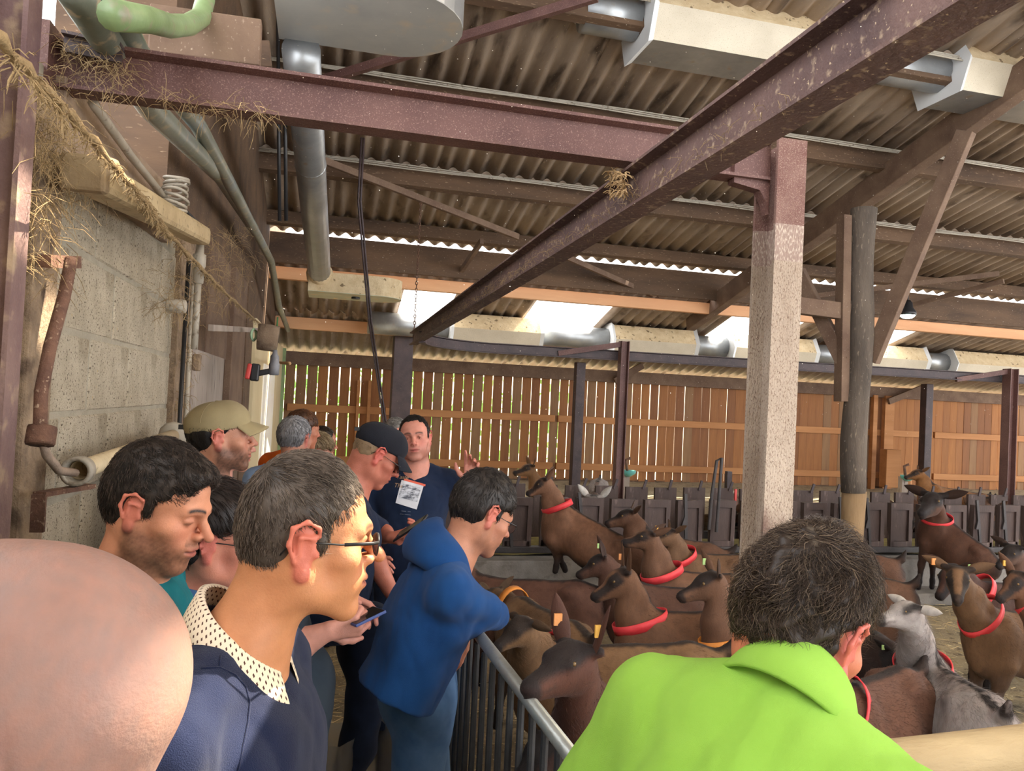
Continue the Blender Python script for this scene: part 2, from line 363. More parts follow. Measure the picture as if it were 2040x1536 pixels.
# back wall: every plank a part
wb = empty('wall_back', (7, 13.5, 0), kind='structure')
pm = []
for v in range(4):
    mb = MB().box((0, 0, 0), (.161, .022, 2.02)); mm = mb.mesh('plank'); mm.materials.append(PLANKS[v]); pm.append(mm)
pitch = .181; x = -.62; i = 0
while x < 16.5:
    o = bpy.data.objects.new('plank', pm[R_.choice((0, 0, 1, 2, 3))]); C.objects.link(o); o.parent = wb; o.matrix_parent_inverse = Matrix.Translation((-7, -13.5, 0))
    o.location = (x+.074+jit(.004), 13.5+jit(.004), 1.43+jit(.01)); o.rotation_euler = (0, jit(.003), jit(.03))
    w_ = 1.0 + (.07 if x > 6.5 else 0)+jit(.03); o.scale = (w_, 1, 1)
    x += pitch; i += 1
for zpx, zz in ((838, 0), (931, 0)):
    z = aY(1200, zpx, 13.44).z
    xs = [-.6, 1.05, 4.2, 8.5, 12.5, 16.5]
    for p, q in zip(xs, xs[1:]): MB().bar((p+.03, 13.455, z), (q-.03, 13.455, z), .045, .125).build('rail', M['rail'], wb, bevel=.004)
MB().box((8, 13.52, .2), (17.5, .05, .5)).build('kick_board', M['timber_dark'], wb)
for px in (734,): pass
g1 = aY(713, 800, 13.4).x; g2 = aY(735, 800, 13.4).x
for gx in (g1, g2): MB().box((gx, 13.40, 1.25), (.05, .06, 1.6)).build('stud', M['rail'], wb)
for px in (1770, 1742): 
    gx = aY(px, 800, 13.35).x; MB().box((gx, 13.35, 1.2), (.22 if px == 1770 else .1, .1, 2.2)).build('stud', M['rail'], wb, bevel=.004)
for a_, b_ in (((1770, 800), (1845, 770)), ((1225, 760), (1280, 728))):
    MB().bar(aY(*a_, 13.2), aY(*b_, 13.2), .06, .12).build('brace', M['timber_brown'], wb)
# hedge outside, seen through the gaps
rs2 = random.Random(5); mb = MB()
for i in range(900):
    x_, z_ = rs2.uniform(-6, 5.5), rs2.uniform(0, 2.6); y_ = 17+rs2.uniform(-.6, .6); s_ = rs2.uniform(.10, .22)
    q = Matrix.Rotation(rs2.uniform(0, 6), 3, 'Y') @ Matrix.Rotation(rs2.uniform(-.7, .7), 3, 'X')
    mb.add([Vector((x_, y_, z_)) + q @ Vector(v) * s_ for v in ((-1, 0, 0), (0, -.3, .4), (1, 0, 0), (0, .3, -.4))], [(0, 1, 2, 3)])
tag(mb.build('hedge', mat('hedge_leaf', '4f7a2c', '86ad4e', .7, 3)), 'green hedge outside, glimpsed through the gaps of the slatted wall', 'hedge', kind='stuff')
MB().box((14, 24, 1.5), (40, .3, 3.4)).build('ground_outside_bank', mat('pale_bank', 'd8ccb4', 'e8dcc6', 1, 2))['kind'] = 'structure'

# right rafter frame with post and braces
X0 = 5.57
def tim(name, pts, w, h, m, label, cat='beam', group=None):
    return tag(MB().bar(pts[0], pts[1], w, h).build(name, m, bevel=.008), label, cat, group)
RA0, RA1 = aX(1596, 450, 5.57), aX(1922, 241, 5.57); RA2 = RA1+(RA1-RA0)*.75+Vector((0, 0, .13))
tim('rafter', (aX(1380, 655, 5.57)+Vector((0, .1, .10)), RA2), .14, .26, M['timber_brown'], 'thick brown sloping rafter carried by the round-edged wooden post', 'rafter')
pb, pt = aY(1696, 1088, 6.42), aY(1706, 425, 6.42)
pw = empty('wooden_post', (pb.x, 6.42, 0), 'stout weathered wooden roof post standing at the feeding barrier, braced on both sides', 'post')
MB().tube([(pb.x+.012*math.sin(z_*3), 6.42+.01*math.cos(z_*4), z_) for z_ in np.linspace(1.08, pt.z+.05, 12)], [.118+.006*math.sin(z_*5) for z_ in np.linspace(1.1, 4, 12)], 12).build('trunk', mat('post_wood', '463e37', '6d6155', .95, 6, .9, 60, stretch=(1, 1, .25), spots=[('857766', 50, .62, .1)]), pw, True)
MB().tube([(pb.x, 6.42, 0), (pb.x, 6.42, .6), (pb.x+.01, 6.42, 1.1)], [.098, .104, .114], 12).build('debarked_foot', mat('post_foot', '7d6447', 'a08460', .9, 5, .5, 60, stretch=(1, 1, .2)), pw, True)
MB().bar(aY(1735, 720, 6.40), aX(1925, 262, 5.50), .09, .15).build('brace', M['timber_brown'], pw, bevel=.006)
MB().bar(aY(1680, 720, 6.46), aY(1590, 540, 6.9), .09, .13).build('brace', M['timber_brown'], pw, bevel=.006)
MB().bar(aY(1505, 598, 6.6), aY(1690, 622, 6.46), .1, .16).build('tie', M['timber_brown'], pw, bevel=.006)
MB().bar(aY(1682, 430, 6.46), aY(1676, 800, 6.46), .09, .12, upv=(0, 1, 0)).build('side_board', M['timber_brown'], pw, bevel=.006)
for k, (a_, b_) in enumerate((((648, 158), (1190, -8)), ((640, 318), (1032, 472)), ((1128, 512), (1400, 632)), ((905, 560), (960, 480)), ((1620, 590), (1990, 545)), ((1770, 620), (2000, 560)))):
    lab = ['long reddish steel roof brace crossing behind the round hood', 'thin dark roof brace running down behind the vent duct', 'dark diagonal brace meeting the foot of the brown rafter', 'short dark strut by the eave left of the monorail', 'dark roof brace behind the wooden post', 'thin dark strut above the lit pendant lamp'][k]
    pa, pb_ = aR(*a_, RZ if k != 3 else RZ, -.28), aR(*b_, RZ, -.28)
    tag(MB().bar(pa, pb_, .05, .07).build('roof_brace', M['timber_brown'] if k else M['steel'], bevel=.004), lab, 'brace', 'roof braces')
cl = aR(748, 655, LZ, -.3)
tag(MB().bar(aR(745, 652, LZ, -.2), aY(1250, 838, 11.5)*0 + aR(1420, 842, LZ, -.9), .02, .02).build('wire', M['rust']), 'thin tie wire hanging along the boxed air duct', 'wire') if False else None

# ---------------------------------------------------------------- steel frame and monorail
def steel(name, a, b, h, w, m, label, cat, group=None, upv=(0, 0, 1), tw=.008, tf=.010):
    return tag(MB().prof(a, b, ipoly(h, w, tw, tf), upv).build(name, m), label, cat, group)
zb = 2.567
cp = aY(1557, 300, 2.25)
steel('steel_beam', (-.80, 2.25, zb+.065), (cp.x-.06, 2.25, zb+.065), .13, .075, M['steel'], 'oxide-red steel cross beam from the block wall to the whitewashed column', 'beam')
xc = (aY(1513, 380, 2.25).x + aY(1592, 380, 2.25).x)/2
sc_ = empty('steel_column', (xc, 2.25, 0), 'whitewashed rusty steel column standing behind the man in the lime polo', 'column')
cm_ = [M['post_lime'], mat('post_mid', '7d6358', 'ab968a', .9, 7, .8, 160, stretch=(1, 1, .3), spots=[('c2b2a2', 240, .52, .1)]), mat('post_upper', '6a4640', '87685e', .9, 7, .7, 160, spots=[('a58b7d', 420, .56, .1)])]
for (z0_, z1_), m_, nm in zip(((0, 2.30), (2.30, 2.42), (2.42, 2.70)), cm_, ('lower_shaft', 'middle_shaft', 'upper_shaft')):
    MB().prof((xc, 2.25, z0_), (xc, 2.25, z1_), ipoly(.135, .105, .012, .012), (0, -1, 0)).build(nm, m_, sc_)
MB().add([(xc-.06, 2.25+s_, z_) for s_ in (-.006, .006) for (xc_, z_) in ()], [])
mb = MB(); g = [(xc-.05, 2.7), (xc-.05, 2.46), (xc-.062, 2.50), (xc-.085, 2.535), (xc-.18, 2.55), (xc-.18, 2.7)]
vs = [(p[0], 2.25+s_, p[1]) for s_ in (-.02, .02) for p in g]; k = len(g)
mb.add(vs, [tuple(range(k)), tuple(range(k, 2*k))[::-1]] + [(i, (i+1) % k, k+(i+1) % k, k+i) for i in range(k)]).build('haunch', M['steel'], sc_)
MB().box((-.735, 2.25, 2.60), (.02, .16, .24)).build('end_plate', M['steel'])['kind'] = 'structure'
mb = MB(); mb.bar(aY(128, 70, 2.2), aY(245, 95, 2.2), .05, .008); mb.bar(aY(128, 72, 2.2)+Vector((0, 0, -.02)), aY(245, 97, 2.2)+Vector((0, 0, -.02)), .008, .04)
tag(mb.build('angle_bracket', M['steel_dark']), 'short dark steel angle bracket sitting on the left end of the red beam', 'bracket')
# monorail: straight run, bend and cross run
mx = .925; zt = zb-.003
ms = empty('monorail', (mx, 4.5, zt), 'rusty dark steel overhead monorail running over the aisle and bending along the feed passage', 'rail')
MB().prof((mx, .6, zt-.068), (mx, 8.3, zt-.13), ipoly(.135, .085, .008, .009)).build('straight_run', mat('monorail_steel', '463230', '695049', .75, 4, .5, 70, spots=[('8f7a66', 40, .58, .12), ('b29c80', 110, .66, .06)]), ms)
def sweep(pts, poly):
    pts = [Vector(p) for p in pts]; mb = MB(); vs = []; n = len(poly)
    for i, p in enumerate(pts):
        t = (pts[min(i+1, len(pts)-1)]-pts[max(0, i-1)]).normalized(); y = Vector((0, 0, 1)).cross(t).normalized(); z = t.cross(y)
        vs += [p + y*q[0] + z*q[1] for q in poly]
    fs = [(i*n+j, i*n+(j+1) % n, (i+1)*n+(j+1) % n, (i+1)*n+j) for i in range(len(pts)-1) for j in range(n)] + [tuple(range(n))[::-1], tuple(range((len(pts)-1)*n, len(pts)*n))]
    return mb.add(vs, fs)
RB = .85; yc = 7.45; pts = [(mx-.004, 6.58, 2.40)]
pts = [(mx+RB-RB*math.cos(t), 7.45+RB*math.sin(t), 2.405-.01*t) for t in np.linspace(0.12, math.pi/2, 14)] + [(x_, 7.45+RB, 2.39+.006*(x_-1.8)) for x_ in (2.2, 4, 7, 11, 15)]
sweep(pts, ipoly(.115, .07, .008, .009)).build('curved_run', M['steel_dark'], ms)
YR = 7.45+RB
for px, w_, lab in ((1243, .10, 'purple-brown steel post with a bracket arm at the middle of the feed passage'), (2015, .13, 'purple-brown steel post with a bracket arm nearest the edge of the frame')):
    p = aY(px, 700, YR-.12); e = empty('monorail_post', (p.x, YR-.12, .36), lab, 'post')
    zt_ = aY(px, 680 if px < 1500 else 735, YR-.12).z
    MB().prof((p.x, YR-.12, .36), (p.x, YR-.12, zt_), ipoly(w_, w_, .008, .01), (1, 0, 0)).build('shaft', M['steel'], e)
    MB().bar((p.x, YR-.12, zt_-.03), (p.x-.75, YR, zt_-.18), .05, .06).build('bracket_arm', M['steel'], e)
for px, Y, top, lab in ((797, 12.2, 657, 'dark square timber post hanging with cobwebs at the corner of the slatted wall'), (1152, 12.4, 722, 'slim dark post before the slatted wall, left of the monorail post'), (1846, 12.4, 765, 'slim dark post before the slatted wall, behind the standing goat')):
    p = aY(px, 800, Y); zt_ = aY(px, top, Y).z; w_ = .30 if px < 900 else .16
    tag(MB().box((p.x, Y, zt_/2+.15), (w_, w_, zt_-.3)).build('wall_post', M['steel_dark'], bevel=.01), lab, 'post')

# ---------------------------------------------------------------- air ducts with boxed outlets
HEX = [(-.30, .0), (-.17, .23), (.17, .23), (.30, .0), (.21, -.24), (-.21, -.24)]
def duct_box(x0, x1, Y, Z, lab, grp, near, k=1.0):
    e = empty('duct_outlet', ((x0+x1)/2, Y, Z), lab, 'air duct outlet', None)
    P_ = [(q[0]*k, q[1]*k) for q in HEX]
    mats = ['galv_dusty', 'sheet_cream']
    def strip(i0, i1, name, m, dz=.0):
        a_, b_ = P_[i0], P_[i1]; vs = []
        for x_ in (x0, x1):
            for q in (a_, b_): vs.append((x_, Y+q[0], Z+q[1]))
        n_ = Vector((0, -(b_[1]-a_[1]), b_[0]-a_[0])).normalized()*.012
        vs += [tuple(Vector(v)-n_ if True else v) for v in vs]
        MB().add(vs, [(0, 1, 3, 2), (4, 6, 7, 5), (0, 4, 5, 1), (2, 3, 7, 6), (0, 2, 6, 4), (1, 5, 7, 3)]).build(name, m, e)
    strip(0, 1, 'sloped_top', M['galv_dusty']); strip(1, 2, 'ridge', M['galv_dusty']); strip(2, 3, 'rear_top', M['galv_dusty'])
    strip(3, 4, 'rear_face', M['sheet_cream']); strip(4, 5, 'underside', M['galv']); strip(5, 0, 'front_face', M['sheet_cream'])
    for x_, s_ in ((x0, -1), (x1, 1)):
        f = 1.12; vs = [(x_+s_*.05, Y+q[0]*f, Z+q[1]*f) for q in P_] + [(x_, Y+q[0], Z+q[1]) for q in P_]
        MB().add(vs, [tuple(range(6))] + [(i, 6+i, 6+(i+1) % 6, (i+1) % 6) for i in range(6)]).build('end_plate', M['sheet_white'], e)
    return e
YD, ZD = 11.5, None
spans = [(905, 1078), (1228, 1388), (1468, 1628), (1736, 1850), (1912, 2075)]
labs = ['dusty boxed outlet nearest the end of the monorail, left of the row', 'second dusty boxed outlet along the far air duct, beside the bracket post', 'third boxed outlet of the far air duct, partly behind the whitewashed column', 'fourth boxed outlet of the far air duct, greenish lit under the pendant lamp', 'last boxed outlet of the far air duct, cut by the edge of the frame']
zd = (aY(990, 690, YD-.25).z + .24)
for (a_, b_), lab in zip(spans, labs):
    ym = 660 + (a_-905)*.055
    duct_box(aY(a_, ym, YD-.3).x, aY(b_, ym, YD-.3).x, YD, zd, lab, None, False)
def duct_line(xs, Y, Z, r, lab):
    e = empty('air_duct', ((xs[0][0]+xs[-1][1])/2, Y, Z), lab, 'air duct')
    for a_, b_ in xs: MB().tube([(a_, Y, Z), (b_, Y, Z)], r, 14).build('pipe_section', M['galv'], e, True)
bx = [(aY(a_, 660+(a_-905)*.055, YD-.3).x, aY(b_, 660+(a_-905)*.055, YD-.3).x) for a_, b_ in spans]
duct_line([(.6, bx[0][0]-.06)]+[(p[1]+.06, q[0]-.06) for p, q in zip(bx, bx[1:])]+[(bx[-1][1]+.06, 17)], YD, zd+.01, .17, 'long round galvanised air duct joining the far boxed outlets')
YN = 5.5; zn = aY(1300, 62, YN-.3).z + .0
n1 = aY(1312, 60, YN-.3).x; n2 = aY(1935, 190, YN-.3).x
zn = aY(1262, 95, YN).z + .22
duct_box(n1, n1+1.5, YN, zn, 'large pale boxed air outlet high above the red beam, its white end plate in view', None, True)
duct_box(n2+.0, n2+1.6, YN, zn+.03, 'large boxed air outlet with bent white end plate, top right of the frame', None, True)
duct_line([(n1-.5, n1-.06), (n1+1.56, n2-.06), (n2+1.66, n2+3)], YN, zn, .16, 'round galvanised air duct joining the two large near outlets')

def hood(px0, px1, py_bot, Y, depth, hh, lab, wid=None):
    """stadium shaped sheet metal vent hood, round end to the right"""
    a_, b_ = aY(px0, py_bot, Y), aY(px1, py_bot, Y); L_ = b_.x-a_.x; z0 = (a_.z+b_.z)/2; D = depth
    ol = [(0, -D/2), (L_-D/2, -D/2)] + [(L_-D/2+D/2*math.cos(t)*1.0, D/2*math.sin(t)) for t in np.linspace(-math.pi/2, math.pi/2, 15)[1:-1]] + [(L_-D/2, D/2), (0, D/2)]
    e = empty('vent_hood', ((a_.x+b_.x)/2, Y, z0), lab, 'vent hood'); n = len(ol)
    lo = [(a_.x+q[0], Y+q[1], z0) for q in ol]; hi = [(a_.x+q[0], Y+q[1], z0+hh) for q in ol]
    MB().add(lo+hi, [(i, (i+1) % n, n+(i+1) % n, n+i) for i in range(n)]).build('rim', M['galv_dusty'] if Y > 6 else M['galv'], e)
    f = MB(); f.add([(v[0], v[1], v[2]-.006) for v in lo]+lo, [tuple(range(n))[::-1], tuple(range(n, 2*n))] + [(i, (i+1) % n, n+(i+1) % n, n+i) for i in range(n)])
    f.build('base_plate', mat('hood_plate_far', 'a8a890', 'c4c2a8', .6, 3, .1, 40, spots=[('d2b88c', 9, .6, .05)]) if Y > 6 else mat('hood_plate_near', '8b8c8a', 'a5a39b', .5, 2, .05, 30, spots=[('b8a486', 5, .6, .2)]), e)
    MB().add(hi, [tuple(range(n))]).build('top_plate', M['galv_dusty'], e)
    return e, a_.x, L_, z0
hf = hood(614, 800, 592, 9.2, .62, .22, 'far stadium-shaped vent hood streaked with drips, under the eave')
hn = hood(546, 922, 40, 4.0, .75, .30, 'near blue-grey stadium-shaped vent hood at the top edge of the frame')
MB().lathe((hf[1]+hf[2]*.5, 9.15, hf[3]-.02), [(.05, -.008), (.05, .012)], 12).build('vent_hole', M['black'], hf[0])
pa, pb = aY(600, 100, 4.35), aY(637, 548, 9.0)
dv = empty('vent_duct', ((pa+pb)/2), 'tall round galvanised vent duct running along the roof slope between both hoods', 'air duct')
MB().tube([pa, pb], [.105, .125], 18).build('pipe', M['galv'], dv, True)
pm_ = pa+(pb-pa)*.33; q_ = (pb-pa).normalized()
MB().lathe(pm_, [(.112, -.012), (.118, 0), (.112, .012)], 18, q_).build('joint_band', M['galv'], dv, True)
MB().lathe(pb, [(.12, -.2), (.15, -.05), (.15, .05)], 18, q_).build('end_collar', M['galv_dusty'], dv, True)
lb = aY(607, 322, 5.9); MB().box(lb+Vector((0, -.11, 0)), (.075, .004, .06)).build('paper_label', mat('label_paper', 'c9b8a0', 'd4c6b0', .8), dv)

# pendant lamp
lp = aY(1808, 628, 9.4); pe = empty('pendant_lamp', lp, 'small lit bell-shaped pendant lamp hanging below the roof behind the wooden post', 'lamp')
MB().lathe(lp, [(.12, 0), (.115, .05), (.07, .11), (.06, .18), (.03, .22)], 16).build('lamp_shade', M['black'], pe, True)
lm = bpy.data.materials.new('lamp_glow'); lm.use_nodes = True; b = lm.node_tree.nodes['Principled BSDF']; b.inputs['Emission Color'].default_value = (.75, 1, .95, 1); b.inputs['Emission Strength'].default_value = 14
MB().lathe(lp, [(.02, -.05), (.06, -.042), (.09, -.022), (.105, .002)], 16).build('bulb_dome', lm, pe, True)
MB().tube([lp+Vector((0, 0, .2)), (lp.x, lp.y, RZ(9.4))], .008, 6).build('hanger', M['black'], pe)
# chain, cables and pole
cx = aX(820, 645, .95); top = RZ(cx.y) if cx.y < 10 else 3.6
ch = MB(); z = 2.46; k = 0
cpos = (mx, 8.25)
while z < 4.0:
    q = Matrix.Rotation(math.pi/2*(k % 2), 3, 'Z'); ring = []
    pts = [Vector((cpos[0], cpos[1], z)) + q @ Vector((.011*math.cos(t), 0, .022*math.sin(t))) for t in np.linspace(0, 2*math.pi, 9)]
    ch.tube(pts, .0045, 5); z += .036; k += 1
tag(ch.build('chain', M['rust'], smooth=True), 'rusty chain holding up the far end of the monorail', 'chain')
p1, p2 = aY(716, 400, 7.6), aY(768, 850, 8.6)
mb = MB()
for s_ in (-.012, .012): mb.tube([Vector((p1.x+s_, p1.y, RZ(p1.y)-.06)), p1+Vector((s_, 0, 0)), (p1*.5+p2*.5)+Vector((s_-.03, 0, -.02)), p2+Vector((s_, 0, 0)), Vector((p2.x+.05+s_, p2.y, 0.4))], .011, 6)
tag(mb.build('twin_cable', M['steel_dark'], smooth=True), 'pair of dark cables hanging from the roof down beside the corner post', 'cable')
for px, lab in ((553, 'dark vertical pipe hanging left of the vent duct'), (566, 'thin dark conduit beside the vent duct')):
    a_ = aY(px, -20, 5.2); b_ = aY(px+4, 440, 5.2)
    tag(MB().tube([a_, b_], .012, 8).build('drop_pipe', M['black'], smooth=True), lab, 'pipe')

# ---------------------------------------------------------------- left wall fittings
XL = -.70
# steel upright and grimy pillar at the left edge
ya_ = aX(10, 600, -.64).y
tag(MB().prof((-.66, ya_, 0), (-.66, ya_, 2.9), ipoly(.085, .075, .01, .010), (1, 0, 0)).build('steel_upright', mat('upright', '5e4548', '8a7168', .8, 4, .5, 60, spots=[('a08a72', 16, .56, .15)])), 'dusty oxide-red steel upright at the left edge of the block wall', 'post')
p0, p1 = aX(48, 700, -.70).y, aX(100, 700, -.70).y
tag(MB().box((-.76, (p0+p1)/2, 1.25), (.14, p1-p0, 2.5)).build('pillar', M['grime'], bevel=.01), 'grimy concrete pillar between the steel upright and the block wall', 'pillar')
# hay and cobweb strands clinging to things (stuff)
def strands(name, pts, n, spread, length, m, label, droop=.6, r=.0012, seed=1):
    rr = random.Random(seed); mb = MB()
    for i in range(n):
        p = Vector(rr.choice(pts)); p = p + Vector((rr.gauss(0, spread), rr.gauss(0, spread), rr.gauss(0, spread)))
        d = Vector((rr.gauss(0, 1), rr.gauss(0, 1), rr.gauss(0, .6)-droop)).normalized(); L_ = rr.uniform(.4, 1)*length
        q = p+d*L_*.5+Vector((rr.gauss(0, .15), rr.gauss(0, .15), rr.gauss(0, .15)))*L_; e_ = q+(d+Vector((0, 0, -droop))).normalized()*L_*.5
        mb.tube([p, q, e_], [r, r, r*.5], 3, cap=False)
    return tag(mb.build(name, m), label, 'straw', kind='stuff')
def along(pts, n):
    pts = [Vector(p) for p in pts]; out = []
    for i in range(n):
        t = i/(n-1)*(len(pts)-1); k = min(int(t), len(pts)-2); out.append(pts[k].lerp(pts[k+1], t-k))
    return out
wp = [aX(x_, y_, -.66) for x_, y_ in ((20, 160), (70, 230), (60, 300), (110, 330), (90, 400), (60, 430), (140, 360), (30, 350), (130, 310), (50, 520), (45, 260), (100, 260))]
strands('cobweb_straw', wp, 900, .035, .10, M['rope'], 'matted cobwebs and straw hanging at the top of the steel upright', seed=2, r=.0008)
wp = along([(-.75, 2.2, zb+.02), (-.2, 2.2, zb-.005)], 12) + along([aY(130, 90, 2.2), aY(240, 130, 2.2)], 6)*2
strands('cobweb_straw', wp, 420, .018, .07, M['rope'], 'straw and cobwebs clinging to the left end of the red beam', seed=3, r=.0008)
wp = along([(mx-.03, 1.4, zt-.10), (mx-.03, 6, zt-.14)], 60); strands('cobweb_straw', wp, 500, .012, .05, M['rope'], 'dusty straw wisps caught along the monorail', seed=4, r=.0006)
wp = [aX(x_, y_, -.62) for x_, y_ in ((420, 480), (450, 520), (480, 560), (430, 590), (470, 470), (500, 520), (410, 560), (340, 610), (345, 570))]
strands('cobweb_straw', wp, 420, .05, .12, M['rope'], 'grey cobwebs draped over the boards beyond the block wall', seed=5, r=.0009)
wp = [aX(x_, y_, -.69) for x_, y_ in ((360, 700), (365, 760), (355, 800), (372, 640), (350, 560), (345, 600))]
strands('cobweb_straw', wp, 260, .03, .07, M['rope'], 'straw bits stuck to the grimy post at the end of the blocks', seed=6)
nest = aY(1232, 368, 2.17)
strands('cobweb_straw', [aX(1232+dx, 366+dy, mx-.055) for dx in (-12, 0, 12) for dy in (-18, 0, 16)], 160, .006, .035, mat('nest', 'a5875f', 'b99b72', 1, 30), 'tan clump of straw stuck to the web of the monorail', seed=7, r=.002)
# rope with straw
rp = [aX(-20, 60, -.42), aX(150, 240, -.46), aX(290, 400, -.52), aX(330, 460, -.54), aX(440, 575, -.56), aX(520, 648, -.58)]
ro = empty('rope', rp[2], 'slack rope thick with straw, slung along the block wall to the log', 'rope')
rl = along(rp, 60); MB().tube([p+Vector((0, 0, .004*math.sin(i*1.9))) for i, p in enumerate(rl)], [.008+.003*math.sin(i*2.3) for i in range(60)], 8).build('cord', M['rope'], ro, True)
s_ = strands('straw_tufts', [p+Vector((0, 0, -.008)) for p in rl[2:]], 900, .006, .035, M['rope'], 'x', seed=8)
for kx in ('label', 'category'): del s_[kx]
s_.parent = ro; s_.matrix_parent_inverse = Matrix.Translation(-ro.location)
# lamp batten, plank and conduits above the blocks
a_, b_ = aX(168, 345, -.60), aX(398, 470, -.60)
fx = empty('batten_light', (a_+b_)/2, 'long dust-coated batten light fitting fixed above the block wall', 'light fitting')
MB().bar(a_, b_, .10, .085).build('cover', mat('yellowed_cover', 'a8926c', 'c4b08a', .6, 6, .2, 60, spots=[('8a7858', 40, .58, .1)]), fx, bevel=.02)
d_ = (b_-a_).normalized(); MB().bar(a_-d_*.02, a_+d_*.03, .105, .09).build('end_cap', mat('cap_brown', '7d684c', '9d8866', .8, 8, .3, 60), fx, bevel=.01)
a_, b_ = aX(115, 200, -.70), aX(400, 520, -.70)
MB_ = MB().bar(aX(112, 240, -.72), aX(330, 430, -.72), .04, .24); tag(MB_.build('dusty_plank', mat('dusty_plank', '8c7663', 'a6907a', 1, 6, .8, 70), bevel=.004), 'wide dust-furred plank along the top of the block wall', 'plank')
tag(MB().tube([aX(185, 205, -.66), aX(260, 310, -.66), aX(345, 415, -.66)], .014, 8).build('conduit', M['pvc_grey'], smooth=True), 'thin grey conduit clipped along the dusty plank', 'pipe')
def ppipe(pts, X, r, m, lab, name='drain_pipe'):
    P_ = [aX(x_, y_, X) for x_, y_ in pts]; e = empty(name, P_[len(P_)//2], lab, 'pipe')
    MB().tube(P_, r, 12).build('run', m, e, True); return e, P_
iri = mat('dusty_dark_pipe', '5f6458', '83867a', .35, 3, .1, 40, spots=[('9d8f76', 20, .56, .12), ('6f7d86', 2.2, .55, .2)])
ppipe([(140, -30), (205, 70), (300, 215), (441, 353), (505, 455)], -.60, .042, iri, 'fat dusty drain pipe passing above the batten light')
ppipe([(205, -30), (273, 103), (395, 250), (460, 370), (540, 520), (556, 610), (574, 658)], -.56, .034, iri, 'second drain pipe beside it, turning down at the cream door')
ppipe([(225, 30), (300, 40), (340, 52), (375, 50), (400, 35), (409, 0), (409, -30)], -.46, .032, M['pvc_green'], 'green pipe with a swept elbow at the top of the left wall')
tag(MB().bar(aY(300, 60, 2.75), aY(520, 90, 2.75), .05, .16).build('overhead_board', M['timber_brown'], bevel=.004), 'wide old board behind the green pipe elbow', 'board')
tag(MB().bar(aY(360, 110, 3.0), aY(540, 112, 3.0), .05, .10).build('overhead_board', M['timber_dark'], bevel=.004), 'dark old board below the board behind the green elbow', 'board')
# coil of cable
cc = aX(350, 375, -.62); mb = MB()
for k in range(7):
    mb.tube([cc+Vector((.045*math.cos(t)+.004*math.sin(k*2), .062*math.sin(t)+.006*math.cos(k*3), .04-.021*k+.010*math.sin(t+k))) for t in np.linspace(0, 2*math.pi, 17)], .007, 6)
tag(mb.build('cable_coil', M['pvc_grey'], smooth=True), 'coil of dusty grey cable hanging behind the batten light', 'cable')
# connectors and conduits on the grimy post
jb = aX(397, 520, -.60); e = empty('cable_connector', jb, 'grey screw cable connector hanging at the end of the batten light', 'connector')
MB().lathe(jb+Vector((0, 0, -.06)), [(.016, -.05), (.024, -.045), (.026, .03), (.03, .035), (.03, .09), (.02, .095), (.017, .15)], 14).build('sleeve', M['pvc_grey'], e, True)
MB().tube([jb+Vector((0, 0, .08)), jb+Vector((.0, -.06, .16)), aX(370, 420, -.62)], .008, 6).build('lead', M['black'], e, True)
MB().tube([jb+Vector((0, 0, -.1)), jb+Vector((0, .0, -.42))], .016, 8).build('conduit_stub', M['pvc_grey'], e, True)
for px, lab, r in ((376, 'thin black conduit running down the grimy post', .010), (388, 'grey conduit running down beside the grey plank', .012)):
    t_ = aX(px, 520, -.66); tag(MB().tube([t_, (t_.x, t_.y, .0)], r, 8).build('conduit', M['black'] if px == 376 else M['pvc_grey'], smooth=True), lab, 'pipe')
jb = aX(352, 610, -.63); tag(MB().lathe(jb, [(.028, -.04), (.03, -.035), (.03, .035), (.02, .04)], 12, (1, 0, 0)).build('pipe_stub', M['pvc_grey'], smooth=True), 'short grey pipe stub on the wall by the grimy post', 'pipe')
bx = aX(392, 722, -.66); tag(MB().box(bx, (.04, .06, .09)).build('clip_box', M['grime'], bevel=.008), 'small dusty box clamped on the conduit', 'box')
# rusty lever bar on the blocks
L1 = [(142, 516), (128, 590), (100, 690), (82, 780), (80, 840), (84, 872), (92, 905), (118, 938), (150, 942)]
e = empty('lever_bar', aX(100, 700, -.60), 'bent rusty iron lever bar hanging before the block wall', 'lever')
MB().tube([aX(x_, y_, -.58) for x_, y_ in L1[:6]], [.014]*6, 10).build('upper_bar', M['rust'], e, True)
MB().tube([aX(x_, y_, -.58) for x_, y_ in L1[5:]], .010, 8).build('hook_end', mat('worn_iron', '8a7768', 'a5917f', .8, 20, .4), e, True)
MB().lathe(aX(82, 868, -.58), [(.028, -.02), (.03, -.015), (.03, .015), (.028, .02)], 10, (0, .3, 1)).build('clamp', M['rust'], e, True)
MB().bar(aX(88, 520, -.64), aX(150, 522, -.62), .03, .03).build('mount', M['rust'], e)
# pvc tube through the wall bracket
a_, b_ = aX(150, 940, -.60), aX(345, 868, -.60)
e = empty('feed_tube', (a_+b_)/2, 'cream plastic tube with a flared collar lying along the block wall', 'tube'); d_ = (b_-a_).normalized()
def hollow(mb, c, prof, n, ax):
    q = Vector(ax).to_track_quat('Z', 'Y'); vs = [Vector(c)+q @ Vector((r*math.cos(2*math.pi*j/n), r*math.sin(2*math.pi*j/n), z)) for r, z in prof for j in range(n)]; k = len(prof)
    return mb.add(vs, [(i*n+j, i*n+(j+1) % n, ((i+1) % k)*n+(j+1) % n, ((i+1) % k)*n+j) for i in range(k) for j in range(n)])
hollow(MB(), a_, [(.026, .04), (.026, (b_-a_).length), (.022, (b_-a_).length), (.022, .04)], 16, d_).build('barrel', mat('cream_pvc', 'b5a280', 'cbb996', .6, 8, .3, 60, spots=[('8a7a60', 30, .6, .1)]), e, True)
